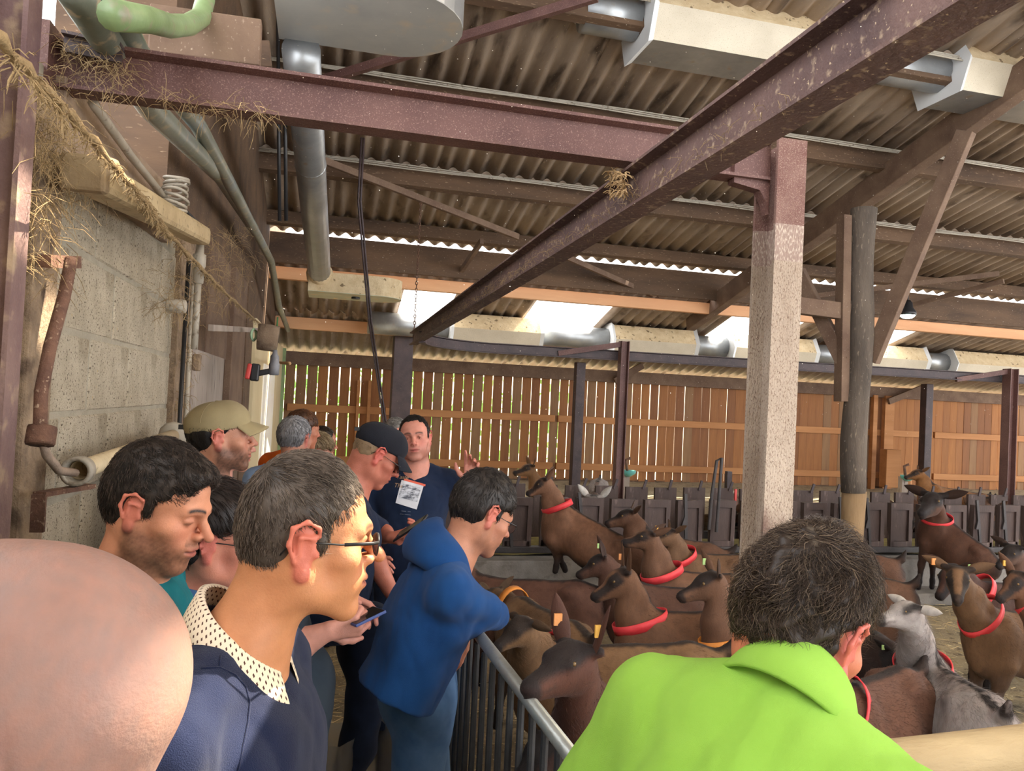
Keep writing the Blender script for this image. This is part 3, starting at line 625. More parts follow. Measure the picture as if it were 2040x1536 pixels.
hollow(MB(), a_, [(.030, .06), (.036, .05), (.038, 0), (.028, 0), (.026, .05)], 18, d_).build('collar', M['pvc_grey'], e, True)
MB().bar(aX(78, 985, -.64), aX(180, 968, -.60), .03, .012).bar(aX(78, 985, -.64), aX(74, 1060, -.64), .03, .012).build('bracket', M['rust'], e)
MB().lathe(b_, [(.05, -.01), (.06, 0), (.03, .03)], 12, d_).build('end_clamp', M['pvc_grey'], e, True)
# batten, log, drill on the boards near the door
tag(MB().bar(aX(420, 653, -.58), aX(515, 658, -.52), .03, .035).build('batten', M['wood_grey'], bevel=.003), 'pinkish wooden batten sticking out below the rope', 'batten')
def dp(x_, y_): return aY(x_, y_, 5.05)
lg = aY(530, 672, 5.2); e = empty('hanging_log', lg, 'short chewed log with a green ring, hung on a green cord', 'log')
MB().tube([lg+Vector((-.05, 0, .002)), lg+Vector((.0, 0, .0)), lg+Vector((.075, 0, -.008))], [.085, .088, .085], 14).build('trunk', mat('chewed_log', '6d5a48', '8d7a66', 1, 8, .8, 50, spots=[('4a3526', 5, .5, .1)]), e, True)
hollow(MB(), lg+Vector((-.075, -.02, .01)), [(.035, -.01), (.045, 0), (.035, .01), (.028, 0)], 14, (1, -.4, 0)).build('ring', mat('green_ring', '8fb08c', 'a8c8a4', .5), e, True)
MB().tube([aY(549, 650, 5.2)+Vector((.01, 0, .06)), aY(548, 706, 5.18), dp(546, 731)], .005, 6).build('cord', mat('green_cord', '3f7a4a', '4f8a5a', .7), e, True)
g = aY(535, 728, 5.05); e = empty('cordless_drill', g, 'black and grey cordless drill with a red battery hanging below the log', 'drill')
pxm = 5.05*1.02/F_PX
MB().lathe(dp(546, 738), [(.026, -.03), (.032, -.025), (.033, .04), (.028, .05), (.026, .09), (.016, .105), (.013, .13)], 12, (0, 0, 1)).build('motor_body', mat('drill_grey', '55565c', '8a8b90', .5, 6), e, True)
MB().bar(dp(545, 738), dp(514, 744), .032, .036).build('grip', M['black'], e, bevel=.008)
MB().bar(dp(517, 743), dp(500, 741), .07, .11).build('battery', M['black'], e, bevel=.01)
MB().bar(dp(501, 741), dp(491, 739), .072, .10).build('battery_end', M['red'], e, bevel=.01)
tag(MB().tube([aX(540, 721, -.66), aY(577, 724, 5.3)], .012, 8).build('peg', M['wood_raw'], smooth=True), 'pale wooden peg sticking out beside the drill', 'peg')

# ---------------------------------------------------------------- feeding barriers
def barrier(name, Y, x0, x1, zb_, zt_, wtop, wbot, lab, lever, framed):
    e = empty(name, ((x0+x1)/2, Y, zb_), lab, 'feeding barrier')
    H = zt_-zb_; p_ = .345; t = .035
    mb = MB(); a_, b_ = wtop/2, wbot/2
    out = [(-b_, 0), (b_, 0), (a_, H*.45), (a_, H), (-a_, H), (-a_, H*.45)]
    n = len(out)
    def slab(mb, o_, y0, y1): 
        k = len(o_); mb.add([(q[0], y0, q[1]) for q in o_]+[(q[0], y1, q[1]) for q in o_], [tuple(range(k)), tuple(range(k, 2*k))[::-1]]+[(i, k+i, k+(i+1) % k, (i+1) % k) for i in range(k)])
    slab(mb, out, -t/2, t/2)
    if framed:
        for s_ in (-1, 1): mb.box((s_*(a_-.022), -t/2-.012, H/2), (.042, .024, H))
        mb.box((0, -t/2-.012, H-.035), (wtop, .026, .07))
        mb.box((0, -t/2-.012, .03), (wbot, .024, .06))
    me = mb.mesh('divider_board'); me.materials.append(M['board'])
    lm = None
    if lever:
        lb_ = MB(); lb_.bar((-.10, -.06, H+.06), (-.075, -.06, H*.62), .02, .028); lb_.bar((-.075, -.06, H*.62), (-.05, -.06, 0.0), .02, .028); lb_.bar((-.075, -.06, H*.66), (-.10, -.06, H*.45), .02, .028)
        lm = lb_.mesh('lever'); lm.materials.append(M['black_iron'])
    else:
        lb_ = MB(); lb_.bar((.05, -.03, H-.02), (.08, -.03, H+.085), .018, .026); lm = lb_.mesh('lever'); lm.materials.append(M['steel_dark'])
    x = x0
    while x < x1:
        o = bpy.data.objects.new('divider_board', me); C.objects.link(o); o.parent = e; o.matrix_parent_inverse = Matrix.Translation(-e.location); o.location = (x, Y, zb_+jit(.006)); o.rotation_euler = (jit(.015), jit(.012), 0)
        if not lever or R_.random() < .75:
            o = bpy.data.objects.new('lever', lm); C.objects.link(o); o.parent = e; o.matrix_parent_inverse = Matrix.Translation(-e.location); o.location = (x, Y, zb_); o.rotation_euler = (0, jit(.06), 0)
        x += p_
    return e
M['board'] = mat('dark_greasy_board', '3a2c28', '55443e', .7, 6, .3, 60, stretch=(1, 1, .3), spots=[('73625a', 20, .62, .12)])
M['black_iron'] = mat('worn_black_iron', '2a2626', '413b3a', .55, 8, .2, 60)
fb = barrier('feeding_barrier', 6.8, 1.1, 9.6, .48, .935, .265, .24, 'front dark wooden feeding barrier with framed boards and locking levers above the concrete kerb', True, True)
MB().bar((.9, 6.77, .46), (10, 6.77, .46), .07, .06).build('bottom_rail', M['black_iron'], fb, bevel=.008)
MB().bar((.9, 6.83, .94), (1.0, 6.83, .94), .03, .02).build('rail_end', M['black_iron'], fb)
for x_ in np.arange(1.4, 9.6, 1.38): MB().box((x_, 6.78, .42), (.05, .05, .1)).build('foot', M['black_iron'], fb)
bb = barrier('feeding_barrier', 7.75, 1.3, 10.6, .38, .945, .255, .25, 'rear dark feeding barrier of plain boards behind the feed passage', False, False)
MB().bar((.9, 7.80, .42), (11, 7.80, .42), .04, .08).build('bottom_rail', M['black_iron'], bb)
kw = MB().box((5.2, 6.72, .195), (9.4, .22, .39)); kw.build('concrete_kerb', M['concrete'], bevel=.008)['kind'] = 'structure'
MB().box((5.6, 6.45, .06), (8.6, .30, .12)).build('concrete_step', M['concrete'], bevel=.01)['kind'] = 'structure'
tag(ground('hay', 1.0, 10, 6.84, 7.72, .40, (60, 8), .03, mat('feed_hay', '8e8a52', 'b9ac70', 1, 14, 1.0, 60)), 'greenish hay lying in the feed passage between both barriers', 'hay', kind='stuff')
tag(ground('straw_bank', .5, 16, 8.0, 9.6, .62, (60, 8), .05, M['earth']), 'bank of trodden straw behind the rear barrier', 'straw', kind='stuff')
# tall lever frame and small things on the barrier
a_, b_ = aY(1412, 1055, 6.7), aY(1428, 918, 6.7); c_, d_ = aY(1438, 912, 6.7), aY(1427, 1060, 6.7)
tag(MB().tube([a_, aY(1418, 985, 6.7), b_, c_, d_], .016, 8).build('bent_bar_stand', M['black_iron'], smooth=False), 'tall dark bent bar standing up above the front barrier', 'bar')
p = aY(1452, 930, 8.1); tag(MB().box((p.x, 8.1, .75), (.06, .06, .72)).build('stake', M['steel_dark']), 'short dark stake rising behind the rear barrier', 'stake')
p = aY(1465, 990, 7.0); tag(MB().box((p.x, 7.0, p.z), (.02, .02, .16)).build('red_peg', M['red']), 'small red peg stuck in the front barrier by the column', 'peg')
for px, py, lab in ((1252, 940, 'green drinking bowl on a pale post behind the monorail post'), (1808, 950, 'green drinking bowl beside the brown box at the slatted wall')):
    p = aY(px, py, 9.3); e = empty('drinking_bowl', (p.x, 9.3, p.z), lab, 'drinker')
    MB().lathe((p.x, 9.3, p.z), [(.03, -.06), (.09, -.02), (.10, .02), (.085, .02), (.05, -.02)], 14).build('bowl', mat('turquoise_bowl', '4f9c94', '64b0a8', .5), e, True)
    MB().box((p.x-.02, 9.36, p.z/2+.2), (.10, .08, p.z-.4)).build('stand', M['wood_grey'], e)
    MB().tube([(p.x, 9.34, p.z), (p.x-.03, 9.34, p.z+.15), (p.x+.02, 9.3, p.z+.18)], .02, 8).build('valve', M['rust'], e, True)
p = aY(1773, 940, 12.9); tag(MB().box((p.x, 12.9, .85), (.34, .2, .75)).build('wooden_box', M['rail'], bevel=.01), 'brown wooden box standing at the foot of the slatted wall', 'box')

# ---------------------------------------------------------------- metal gate and log rail by the visitors
XG = .505
gt = empty('metal_gate', (XG, 2.2, 0), 'galvanised tube gate with dark upright bars between the walkway and the pen', 'gate')
MB().tube([(.545, 1.43, 1.07), (.50, 2.33, 1.085), (.49, 2.62, 1.05), (.488, 3.4, 1.04)], .0175, 14).build('top_rail', mat('gate_galv', '8d9290', 'aab0ad', .38, 6, .12, 60, metal=.6, spots=[('6b6a60', 12, .62, .15)]), gt, True)
MB().tube([(.54, 1.43, .16), (.488, 3.4, .16)], .016, 12).build('bottom_rail', M['galv'], gt, True)
mb = MB().tube([(0, 0, .16), (0, 0, 1.06)], .0095, 8); bme = mb.mesh('bar'); bme.materials.append(mat('dark_bar', '2c2d2f', '414345', .5, 10, .2, 60, metal=.2))
y = 1.5
while y < 3.4:
    o = bpy.data.objects.new('bar', bme); C.objects.link(o); o.parent = gt; o.matrix_parent_inverse = Matrix.Translation(-gt.location)
    o.location = (.545-.05*(y-1.43)/.9 if y < 2.33 else .494, y, 0); y += .088
tag(MB().box((.585, 1.40, .56), (.07, .09, 1.12)).build('gate_post', M['wood_grey'], bevel=.008), 'short wooden post where the metal gate meets the log rail', 'post')
lgp = [aZ(1690, 1530, 1.06), aZ(2060, 1487, 1.06)]
tag(MB().tube([(.62, 1.395, 1.045), (1.2, 1.425, 1.045), (1.7, 1.455, 1.045), (3.2, 1.56, 1.04)], [.052, .054, .056, .056], 18).build('log_rail', mat('debarked_log', '98835f', 'b8a27a', .8, 5, .5, 60, stretch=(.3, 1, 1), spots=[('8e7450', 14, .58, .15)]), smooth=True), 'thick round barkless log rail behind the man in the lime polo', 'rail')
for x_ in (2.6,): tag(MB().tube([(x_, 1.56, 0), (x_, 1.56, 1.0)], .05, 10).build('rail_post', M['wood_grey'], smooth=True), 'round post under the far end of the log rail', 'post')

# dust in the air, caught by the light
rs = np.random.default_rng(9); n = 2600
P_ = rs.uniform((-.2, .9, 1.75), (3.2, 4.2, 3.4), (n, 3)); rad = rs.uniform(.0003, .0010, n)
oc = np.array([(1, 0, 0), (-1, 0, 0), (0, 1, 0), (0, -1, 0), (0, 0, 1), (0, 0, -1)]); vs = (P_[:, None, :]+oc[None]*rad[:, None, None]).reshape(-1, 3)
k = (np.arange(n)*6)[:, None]; fs = np.concatenate([k+np.array([q]) for q in ((0, 2, 4), (2, 1, 4), (1, 3, 4), (3, 0, 4), (2, 0, 5), (1, 2, 5), (3, 1, 5), (0, 3, 5))])
me = bpy.data.meshes.new('airborne_dust'); me.from_pydata(vs.tolist(), [], fs.tolist())
tag(link('airborne_dust', me, mat('dust_mote', 'efe6d6', 'fff8ea', .9)), 'fine pale dust specks drifting in the air under the roof', 'dust', kind='stuff')

# ---------------------------------------------------------------- smooth body surfaces (signed distance field -> one mesh)
class Field:
    """accumulates smooth unions of simple bodies on a grid; prims are placed through self.T (local -> field frame)"""
    def __init__(s, h): s.h = h; s.ops = []; s.T = Matrix.Identity(4)
    def P(s, p): return np.array(s.T @ Vector(p), dtype=np.float32)
    def cone(s, a, b, r0, r1=None, k=.02, sub=False): s.ops.append(('c', s.P(a), s.P(b), r0, r0 if r1 is None else r1, k, sub)); return s
    def ell(s, c, r, k=.02, R=None, sub=False):
        m = s.T.to_3x3() @ (R if R is not None else Matrix.Identity(3)); s.ops.append(('e', s.P(c), np.array(r, dtype=np.float32), np.array(m, dtype=np.float32), 0, k, sub)); return s
    def path(s, pts, rs, k=.02, sub=False):
        for i in range(len(pts)-1): s.cone(pts[i], pts[i+1], rs[i], rs[i+1], k, sub)
        return s
    def cut(s, p, n, k=.004):
        """remove everything on the side n points to"""
        s.ops.append(('p', s.P(p), np.array(s.T.to_3x3() @ Vector(n).normalized(), dtype=np.float32), 0, 0, k, True)); return s
    def solve(s):
        lo = np.full(3, 1e9); hi = -lo
        for o in s.ops:
            if o[6] : continue
            if o[0] == 'c':
                for p, r in ((o[1], o[3]), (o[2], o[4])): lo = np.minimum(lo, p-r); hi = np.maximum(hi, p+r)
            else:
                e = np.abs(o[3]) @ o[2]; lo = np.minimum(lo, o[1]-e); hi = np.maximum(hi, o[1]+e)
        h = s.h; pad = .03+2*h; lo -= pad; hi += pad
        n = np.ceil((hi-lo)/h).astype(int)+1; v = np.full(n, .5, dtype=np.float32)
        ax = [(lo[i]+h*np.arange(n[i])).astype(np.float32) for i in range(3)]
        for o in s.ops:
            k = o[5]; m = k+3*h
            if o[0] == 'c': a = np.minimum(o[1]-o[3], o[2]-o[4])-m; b = np.maximum(o[1]+o[3], o[2]+o[4])+m
            elif o[0] == 'e': e = np.abs(o[3]) @ o[2]; a = o[1]-e-m; b = o[1]+e+m
            else: a, b = lo, hi
            i0 = np.clip(np.floor((a-lo)/h).astype(int), 0, n); i1 = np.clip(np.ceil((b-lo)/h).astype(int)+1, 0, n)
            if (i1 <= i0).any(): continue
            sl = tuple(slice(p, q) for p, q in zip(i0, i1))
            X = ax[0][sl[0]][:, None, None]; Y = ax[1][sl[1]][None, :, None]; Z = ax[2][sl[2]][None, None, :]
            if o[0] == 'c':
                p, q = o[1], o[2]; d = q-p; L = max(float(d@d), 1e-12)
                t = np.clip(((X-p[0])*d[0]+(Y-p[1])*d[1]+(Z-p[2])*d[2])/L, 0, 1)
                dist = np.sqrt((X-p[0]-t*d[0])**2+(Y-p[1]-t*d[1])**2+(Z-p[2]-t*d[2])**2) - (o[3]+(o[4]-o[3])*t)
            elif o[0] == 'e':
                c, r, R = o[1], o[2], o[3]; x, y, z = X-c[0], Y-c[1], Z-c[2]
                q = [R[0, j]*x+R[1, j]*y+R[2, j]*z for j in range(3)]
                k0 = np.sqrt(sum((q[j]/r[j])**2 for j in range(3))); k1 = np.sqrt(sum((q[j]/r[j]**2)**2 for j in range(3)))+1e-9
                dist = k0*(k0-1)/k1
            else:
                dist = -((X-o[1][0])*o[2][0]+(Y-o[1][1])*o[2][1]+(Z-o[1][2])*o[2][2])
            w = v[sl]
            if o[6]:
                dd = -dist; hh = np.maximum(k-np.abs(w-dd), 0)/k if k > 0 else 0; v[sl] = np.maximum(w, dd)+hh*hh*k*.25
            else:
                hh = np.maximum(k-np.abs(w-dist), 0)/k if k > 0 else 0; v[sl] = np.minimum(w, dist)-hh*hh*k*.25
        return nets(v, lo, h)
def nets(v, lo, h):
    s = v < 0; c = np.zeros(tuple(np.array(v.shape)-1), dtype=np.uint8)
    for a in (0, 1):
        for b in (0, 1):
            for d in (0, 1): c += s[a:s.shape[0]-1+a, b:s.shape[1]-1+b, d:s.shape[2]-1+d]
    act = (c > 0) & (c < 8); I = np.argwhere(act); ids = np.full(c.shape, -1, dtype=np.int64); ids[act] = np.arange(len(I))
    pos = np.zeros((len(I), 3)); cnt = np.zeros(len(I))
    for ax in range(3):
        o1, o2 = [q for q in range(3) if q != ax]
        for a in (0, 1):
            for b in (0, 1):
                A = np.zeros(3, int); A[o1] = a; A[o2] = b; B = A.copy(); B[ax] = 1
                va = v[tuple((I+A).T)]; vb = v[tuple((I+B).T)]; m = (va < 0) != (vb < 0)
                t = np.where(m, va/np.where(m, va-vb, 1), 0); q = A + np.outer(t, B-A); pos += q*m[:, None]; cnt += m
    V = lo + (I + pos/cnt[:, None])*h; Fs = []
    for ax in range(3):
        o1, o2 = (ax+1) % 3, (ax+2) % 3
        sa = [slice(None)]*3; sb = [slice(None)]*3; sa[ax] = slice(0, -1); sb[ax] = slice(1, None)
        d = s[tuple(sa)] != s[tuple(sb)]; E = np.argwhere(d); E = E[(E[:, o1] > 0) & (E[:, o2] > 0) & (E[:, o1] < c.shape[o1]) & (E[:, o2] < c.shape[o2])]
        if not len(E): continue
        q = []
        for a, b in ((1, 1), (0, 1), (0, 0), (1, 0)):
            K = E.copy(); K[:, o1] -= a; K[:, o2] -= b; q.append(ids[tuple(K.T)])
        q = np.stack(q, 1); inside = s[tuple(E.T)]; q[~inside] = q[~inside][:, ::-1]; Fs.append(q)
    return V, np.concatenate(Fs)
def ifn(V, n):
    """cheap smooth pseudo noise in -1..1 for arrays of points"""
    a = np.zeros(len(V)); rr = np.random.default_rng(n)
    for i in range(7):
        d = rr.normal(size=3); ph = rr.uniform(0, 6.28); a += np.sin(V @ d + ph + 1.3*np.sin(V @ rr.normal(size=3)+ph))
    return a/4
def npmesh(name, V, F, cols=None, mats=None, parent=None, uv=None):
    me = bpy.data.meshes.new(name); nv, nf = len(V), len(F); w = F.shape[1]
    me.vertices.add(nv); me.vertices.foreach_set('co', np.asarray(V, dtype=np.float32).ravel())
    me.loops.add(nf*w); me.loops.foreach_set('vertex_index', F.astype(np.int32).ravel())
    me.polygons.add(nf); me.polygons.foreach_set('loop_start', np.arange(0, nf*w, w, dtype=np.int32))
    me.polygons.foreach_set('use_smooth', np.ones(nf, dtype=bool)); me.update(calc_edges=True)
    if cols is not None:
        at = me.color_attributes.new('Col', 'FLOAT_COLOR', 'POINT'); at.data.foreach_set('color', np.concatenate([cols, np.ones((nv, 1))], 1).astype(np.float32).ravel())
    return link(name, me, mats, parent)
def vnormals(V, F):
    n = np.cross(V[F[:, 2]]-V[F[:, 0]], V[F[:, 3]]-V[F[:, 1]]); o = np.zeros_like(V)
    for j in range(4): np.add.at(o, F[:, j], n)
    return o/(np.linalg.norm(o, axis=1, keepdims=True)+1e-12)
def sstep(a, b, x): t = np.clip((x-a)/(b-a), 0, 1); return t*t*(3-2*t)
def mixc(c, col, w): return c*(1-w[:, None]) + np.array(lin(col))*w[:, None]

# ---------------------------------------------------------------- goats
M['fur'] = mat('goat_fur', 'dcdcdc', 'ffffff', .75, 30, .25, 160, vcol=True, stretch=(1, 1, .5), sheen=.04, spec=.3)
M['eye'] = mat('goat_eye', '8a6a3a', '140e08', .12, 90, 0)
TAGC = {'y': mat('tag_yellow', 'd8a03c', 'e6b450', .5), 'g': mat('tag_green', 'a9d07c', 'bfe096', .5), 'o': mat('tag_orange', 'd88a4a', 'e29a5a', .5)}
def leaf(base, d, wv, nv, L, w, cup=.35, thick=.005):
    """an ear: pointed, cupped, closed leaf (V, F)"""
    nu, nw = 9, 7; P_ = []
    for side in (1, -1):
        for i in range(nu):
            u = i/(nu-1); ww = w*(math.sin(math.pi*min(1, .18+u*.82))**.75)*(1-.15*u); 
            for j in range(nw):
                q = j/(nw-1)*2-1; P_.append(base + d*(u*L) + wv*(q*ww) + nv*(cup*ww*(q*q-.5) + side*thick*(1-.9*q*q)*(1-.6*u) + .12*L*u*u*0))
    n1 = nu*nw; F = []
    for i in range(nu-1):
        for j in range(nw-1):
            a = i*nw+j; F.append((a, a+1, a+nw+1, a+nw)); F.append((n1+a, n1+a+nw, n1+a+nw+1, n1+a+1))
    for i in range(nu-1):
        for j in (0, nw-1):
            a = i*nw+j; q = (a, a+nw, n1+a+nw, n1+a); F.append(q if j == 0 else q[::-1])
    return np.array([tuple(p) for p in P_]), np.array(F)
def goat(label, W, Rr, P, N, h=.0135, s=1.0, z0=0.0, zf=None, base='8a6248', dark=.0, face='stripe', collar=None, ct=.45, tags='', ear=(.75, -.45, .30), hoof=None, white=0, seed=0, group='goats in the pen', legs=True, eyes=True, fur=4500):
    """W withers, Rr rump top, P poll, N nose tip in world space"""
    f = (W-Rr).normalized(); sd_ = Vector((0, 0, 1)).cross(f).normalized(); u = f.cross(sd_)
    B = Matrix((f, sd_, u)).transposed().to_4x4(); B.translation = W; Bi = B.inverted()
    root = empty('goat', (W*.5+Rr*.5).to_2d().to_3d()+Vector((0, 0, z0)), label, 'goat', group)
    L = (W-Rr).length; p, n = Bi @ P, Bi @ N
    F_ = Field(h)
    r_ = Vector((-L, 0, 0))
    F_.ell((-.0, 0, -.21*s), (.19*s, .122*s, .205*s), .06)
    F_.ell((-L*.52, 0, -.215*s), (L*.46, .168*s, .19*s), .08)
    F_.ell((-L-.0*s, 0, -.15*s), (.17*s, .125*s, .15*s), .07)
    F_.cone((-.02, 0, -.035*s), (-L+.04, 0, -.035*s), .036*s, .036*s, .07)
    for q in (-1, 1):
        F_.ell((-L+.07*s, q*.088*s, -.05*s), (.05*s, .026*s, .028*s), .05)
        F_.ell((.0, q*.085*s, -.19*s), (.085*s, .045*s, .16*s), .05)
        F_.ell((-L-.01, q*.085*s, -.24*s), (.115*s, .06*s, .155*s), .05)
    F_.path([(-L-.10*s, 0, -.05*s), (-L-.155*s, 0, -.03*s), (-L-.19*s, 0, .03*s)], [.03*s, .026*s, .012*s], .02)
    # neck
    hx = (n-p).normalized(); hz = Vector((0, 0, 1)) if abs(hx.z) < .93 else Vector((-.3, 0, 1)).normalized()
    upl = Bi.to_3x3() @ Vector((0, 0, 1)); hz = (upl-hx*upl.dot(hx)); hz = hz.normalized() if hz.length > .25 else (p-Vector((.0, 0, -.1))).normalized(); hz = (hz-hx*hz.dot(hx)).normalized(); hy = hz.cross(hx)
    nb = Vector((.10*s, 0, -.15*s)); ne = p - hz*.045*s + hx*.01*s; mid = nb.lerp(ne, .5)+Vector((.015, 0, -.0))
    F_.path([nb, mid, ne], [.106*s, .066*s, .047*s], .05)
    F_.path([Vector((-.0, 0, -.06*s)), p.lerp(Vector((0, 0, -.06*s)), .45), p-hz*.02*s], [.052*s, .041*s, .032*s], .05)
    # head
    H = (n-p).length/.235
    def hp(a, b, c): return p + hx*a*H + hy*b*H + hz*c*H
    Rh = Matrix((hx, hy, hz)).transposed()
    F_.ell(hp(.045, 0, -.02), (.078*H, .054*H, .062*H), .03, Rh)
    F_.ell(hp(.055, 0, .012), (.055*H, .04*H, .032*H), .02, Rh)
    F_.cone(hp(.09, 0, -.018), hp(.20, 0, -.010), .040*H, .025*H, .03)
    F_.cone(hp(.05, 0, -.062), hp(.195, 0, -.034), .034*H, .019*H, .03)
    F_.ell(hp(.212, 0, -.012), (.025*H, .023*H, .021*H), .012, Rh)
    F_.ell(hp(.205, 0, -.040), (.022*H, .017*H, .013*H), .006, Rh)
    for q in (-1, 1):
        F_.ell(hp(.078, q*.043, .012), (.020*H, .009*H, .012*H), .016, Rh)
        F_.cone(hp(.0, q*.035, .01), hp(-.012, q*.068, .014), .022*H, .016*H, .015)
    # legs
    dn = Bi.to_3x3() @ Vector((0, 0, -1)); zf = z0 if zf is None else zf
    def drop(q, z): wq = B @ q; return q + dn*max(wq.z-z, .02)
    if legs:
        for i, q in enumerate((-1, 1)):
            sh = Vector((.0, q*.085*s, -.30*s)); ft = drop(sh+Vector((.03+.05*i, 0, 0)), zf+.015)
            if hoof is not None and i < len(hoof): ft = Bi @ hoof[i]
            kn = sh.lerp(ft, .50) + (Bi.to_3x3() @ Vector(f))*.015; fe = sh.lerp(ft, .86)
            F_.path([sh, sh.lerp(kn, .55), kn, fe, ft], [.07*s, .042*s, .030*s, .021*s, .026*s], .03)
            hp_ = Vector((-L-.02, q*.085*s, -.28*s)); ft = drop(hp_+Vector((-.06+.06*i, 0, 0)), z0+.015)
            k1 = hp_.lerp(ft, .28)+Vector((.07*s, q*.01, 0)); k2 = hp_.lerp(ft, .58)+Vector((-.055*s, 0, 0)); fe = hp_.lerp(ft, .88)+Vector((-.02, 0, 0))
            F_.path([hp_, k1, k2, fe, ft], [.10*s, .062*s, .030*s, .021*s, .027*s], .03)
    V, Q = F_.solve()
    # colours: coat with dark back stripe, legs, face marks
    bc = np.array(lin(base))*.62; col = np.tile(bc, (len(V), 1)); tone = ifn(V*9, 11+seed)*.5+ifn(V*23, 5+seed)*.3
    col *= (1+.16*tone)[:, None]
    Hd = np.array(Rh); lp = (V-np.array(p)) @ Hd / H; hd = (sstep(-.06, -.02, lp[:, 0]) * (np.abs(lp[:, 1]) < .12) * (lp[:, 2] > -.14))
    top = sstep(-.055, -.02, V[:, 2]/s) * (1-sstep(.016, .034, np.abs(V[:, 1])/s+.006*ifn(V*40, 3))) * (1-hd)
    col = mixc(col, '1d1715', top*.92*(V[:, 0] < .06))
    low = sstep(-.28, -.40, V[:, 2]/s)*(1-hd)
    wz = (V @ np.array(B.to_3x3()).T)[:, 2]+W.z
    leg = 1-sstep(zf+.12, zf+.26, wz) if True else 0
    col = mixc(col, '2a1e1a', .55*low*(V[:, 0] < .12)); col = mixc(col, '1a1413', .9*leg*(V[:, 2] < -.3*s))
    col = mixc(col, '2a1f1a', .75*sstep(.10, .15, -V[:, 0]-L)*(V[:, 2] > -.16*s))
    if white:
        m = sstep(-.1, .35, ifn(V*7, 21+seed)+.35*white)*(1-top); col = mixc(col, 'a39a95', m*.9)
        col = mixc(col, '9a8c86', .5*sstep(.0, .5, ifn(V*60, 8)))
    mk = np.zeros(len(V))
    a_ = np.abs(lp[:, 1])
    if face == 'stripe':
        an = a_/(.050-.13*np.clip(lp[:, 0]-.05, 0, .19))
        mk = hd*sstep(.38, .58, an+.06*ifn(V*60, 7))*sstep(-.030, -.016, lp[:, 2]+.06*(lp[:, 0]-.09))*sstep(.01, .05, lp[:, 0])
        mk = np.maximum(mk, hd*(1-sstep(.015, .055, lp[:, 0]))*sstep(-.012, .014, lp[:, 2]+.006*ifn(V*50, 6))*.95)
    elif face == 'dark': mk = hd*sstep(-.055, -.01, lp[:, 2]+.02*ifn(V*30, 4))
    elif face == 'top': mk = hd*sstep(-.012, .012, lp[:, 2]-.15*(.06-lp[:, 0])*(lp[:, 0] < .06))
    col = mixc(col, '1c1716', mk*.93)
    if white: col = mixc(col, 'b9b0aa', hd*sstep(-.2, .3, ifn(V*18, 6))*.75*(lp[:, 0] > -.02))
    col = mixc(col, '211a1a', hd*sstep(.188, .205, lp[:, 0])*.85)
    col = mixc(col, '3a2a22', hd*.5*(np.abs(lp[:, 2]+.028) < .005)*sstep(.13, .15, lp[:, 0]))
    col = col*(1-dark)
    VV, FF, CC = [V], [Q], [col]; off = len(V)
    if fur:
        rr = np.random.default_rng(seed+100); i = rr.integers(0, len(Q), fur); rt_ = V[Q[i]].mean(1); nm = np.cross(V[Q[i, 2]]-V[Q[i, 0]], V[Q[i, 3]]-V[Q[i, 1]]); nm /= np.linalg.norm(nm, axis=1, keepdims=True)+1e-9
        hd_i = hd[Q[i, 0]][:, None]; dd = np.array([-1., 0, -.55])*(1-hd_i) - np.array(hx)*hd_i + rr.normal(size=(fur, 3))*.35; dd -= nm*(dd*nm).sum(1, keepdims=True); dd /= np.linalg.norm(dd, axis=1, keepdims=True)+1e-9
        L_ = ((.024+.016*white)*s*rr.uniform(.6, 1.2, fur))[:, None]*(1-.55*hd_i); sd2 = np.cross(dd, nm); w_ = .0006*s
        a0, a2 = rt_-nm*.001, rt_+dd*L_+nm*L_*.20
        vs = np.stack([a0-sd2*w_, a0+sd2*w_, a0+nm*w_*1.6, a2], 1).reshape(-1, 3); k = (np.arange(fur)*4)[:, None]
        fs = np.concatenate([k+np.array([q]) for q in ((0, 1, 3), (1, 2, 3), (2, 0, 3))])
        cf_ = col[Q[i, 0]]*rr.uniform(.7, 1.4, fur)[:, None]
        FURM = (vs, fs, np.repeat(cf_, 4, 0))
    for q in (-1, 1):
        d = (hy*q*ear[0]+hx*ear[1]+hz*ear[2]).normalized(); wv = (hx*.5+hz*-.8); wv = (wv-d*wv.dot(d)).normalized(); nv = d.cross(wv)*q
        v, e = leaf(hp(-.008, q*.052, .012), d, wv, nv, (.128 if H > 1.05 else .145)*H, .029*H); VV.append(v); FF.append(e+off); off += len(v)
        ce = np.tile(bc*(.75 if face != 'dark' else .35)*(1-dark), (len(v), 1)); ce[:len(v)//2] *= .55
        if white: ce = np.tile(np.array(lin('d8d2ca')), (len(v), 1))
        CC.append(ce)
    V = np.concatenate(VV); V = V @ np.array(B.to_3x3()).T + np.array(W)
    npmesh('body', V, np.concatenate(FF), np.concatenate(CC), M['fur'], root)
    if fur:
        vs, fs, cf_ = FURM; vs = vs @ np.array(B.to_3x3()).T + np.array(W); npmesh('coat', vs, fs, cf_, M['fur'], root)['kind'] = 'stuff'
    if eyes:
        for q in (-1, 1): MB().lathe(B @ hp(.080, q*.049, .013), [(.002, -.008*H), (.0065*H, -.005*H), (.0085*H, 0), (.0065*H, .0045*H), (.002, .0065*H)], 8, B.to_3x3() @ (hy*q)).build('eye', M['eye'], root, True)
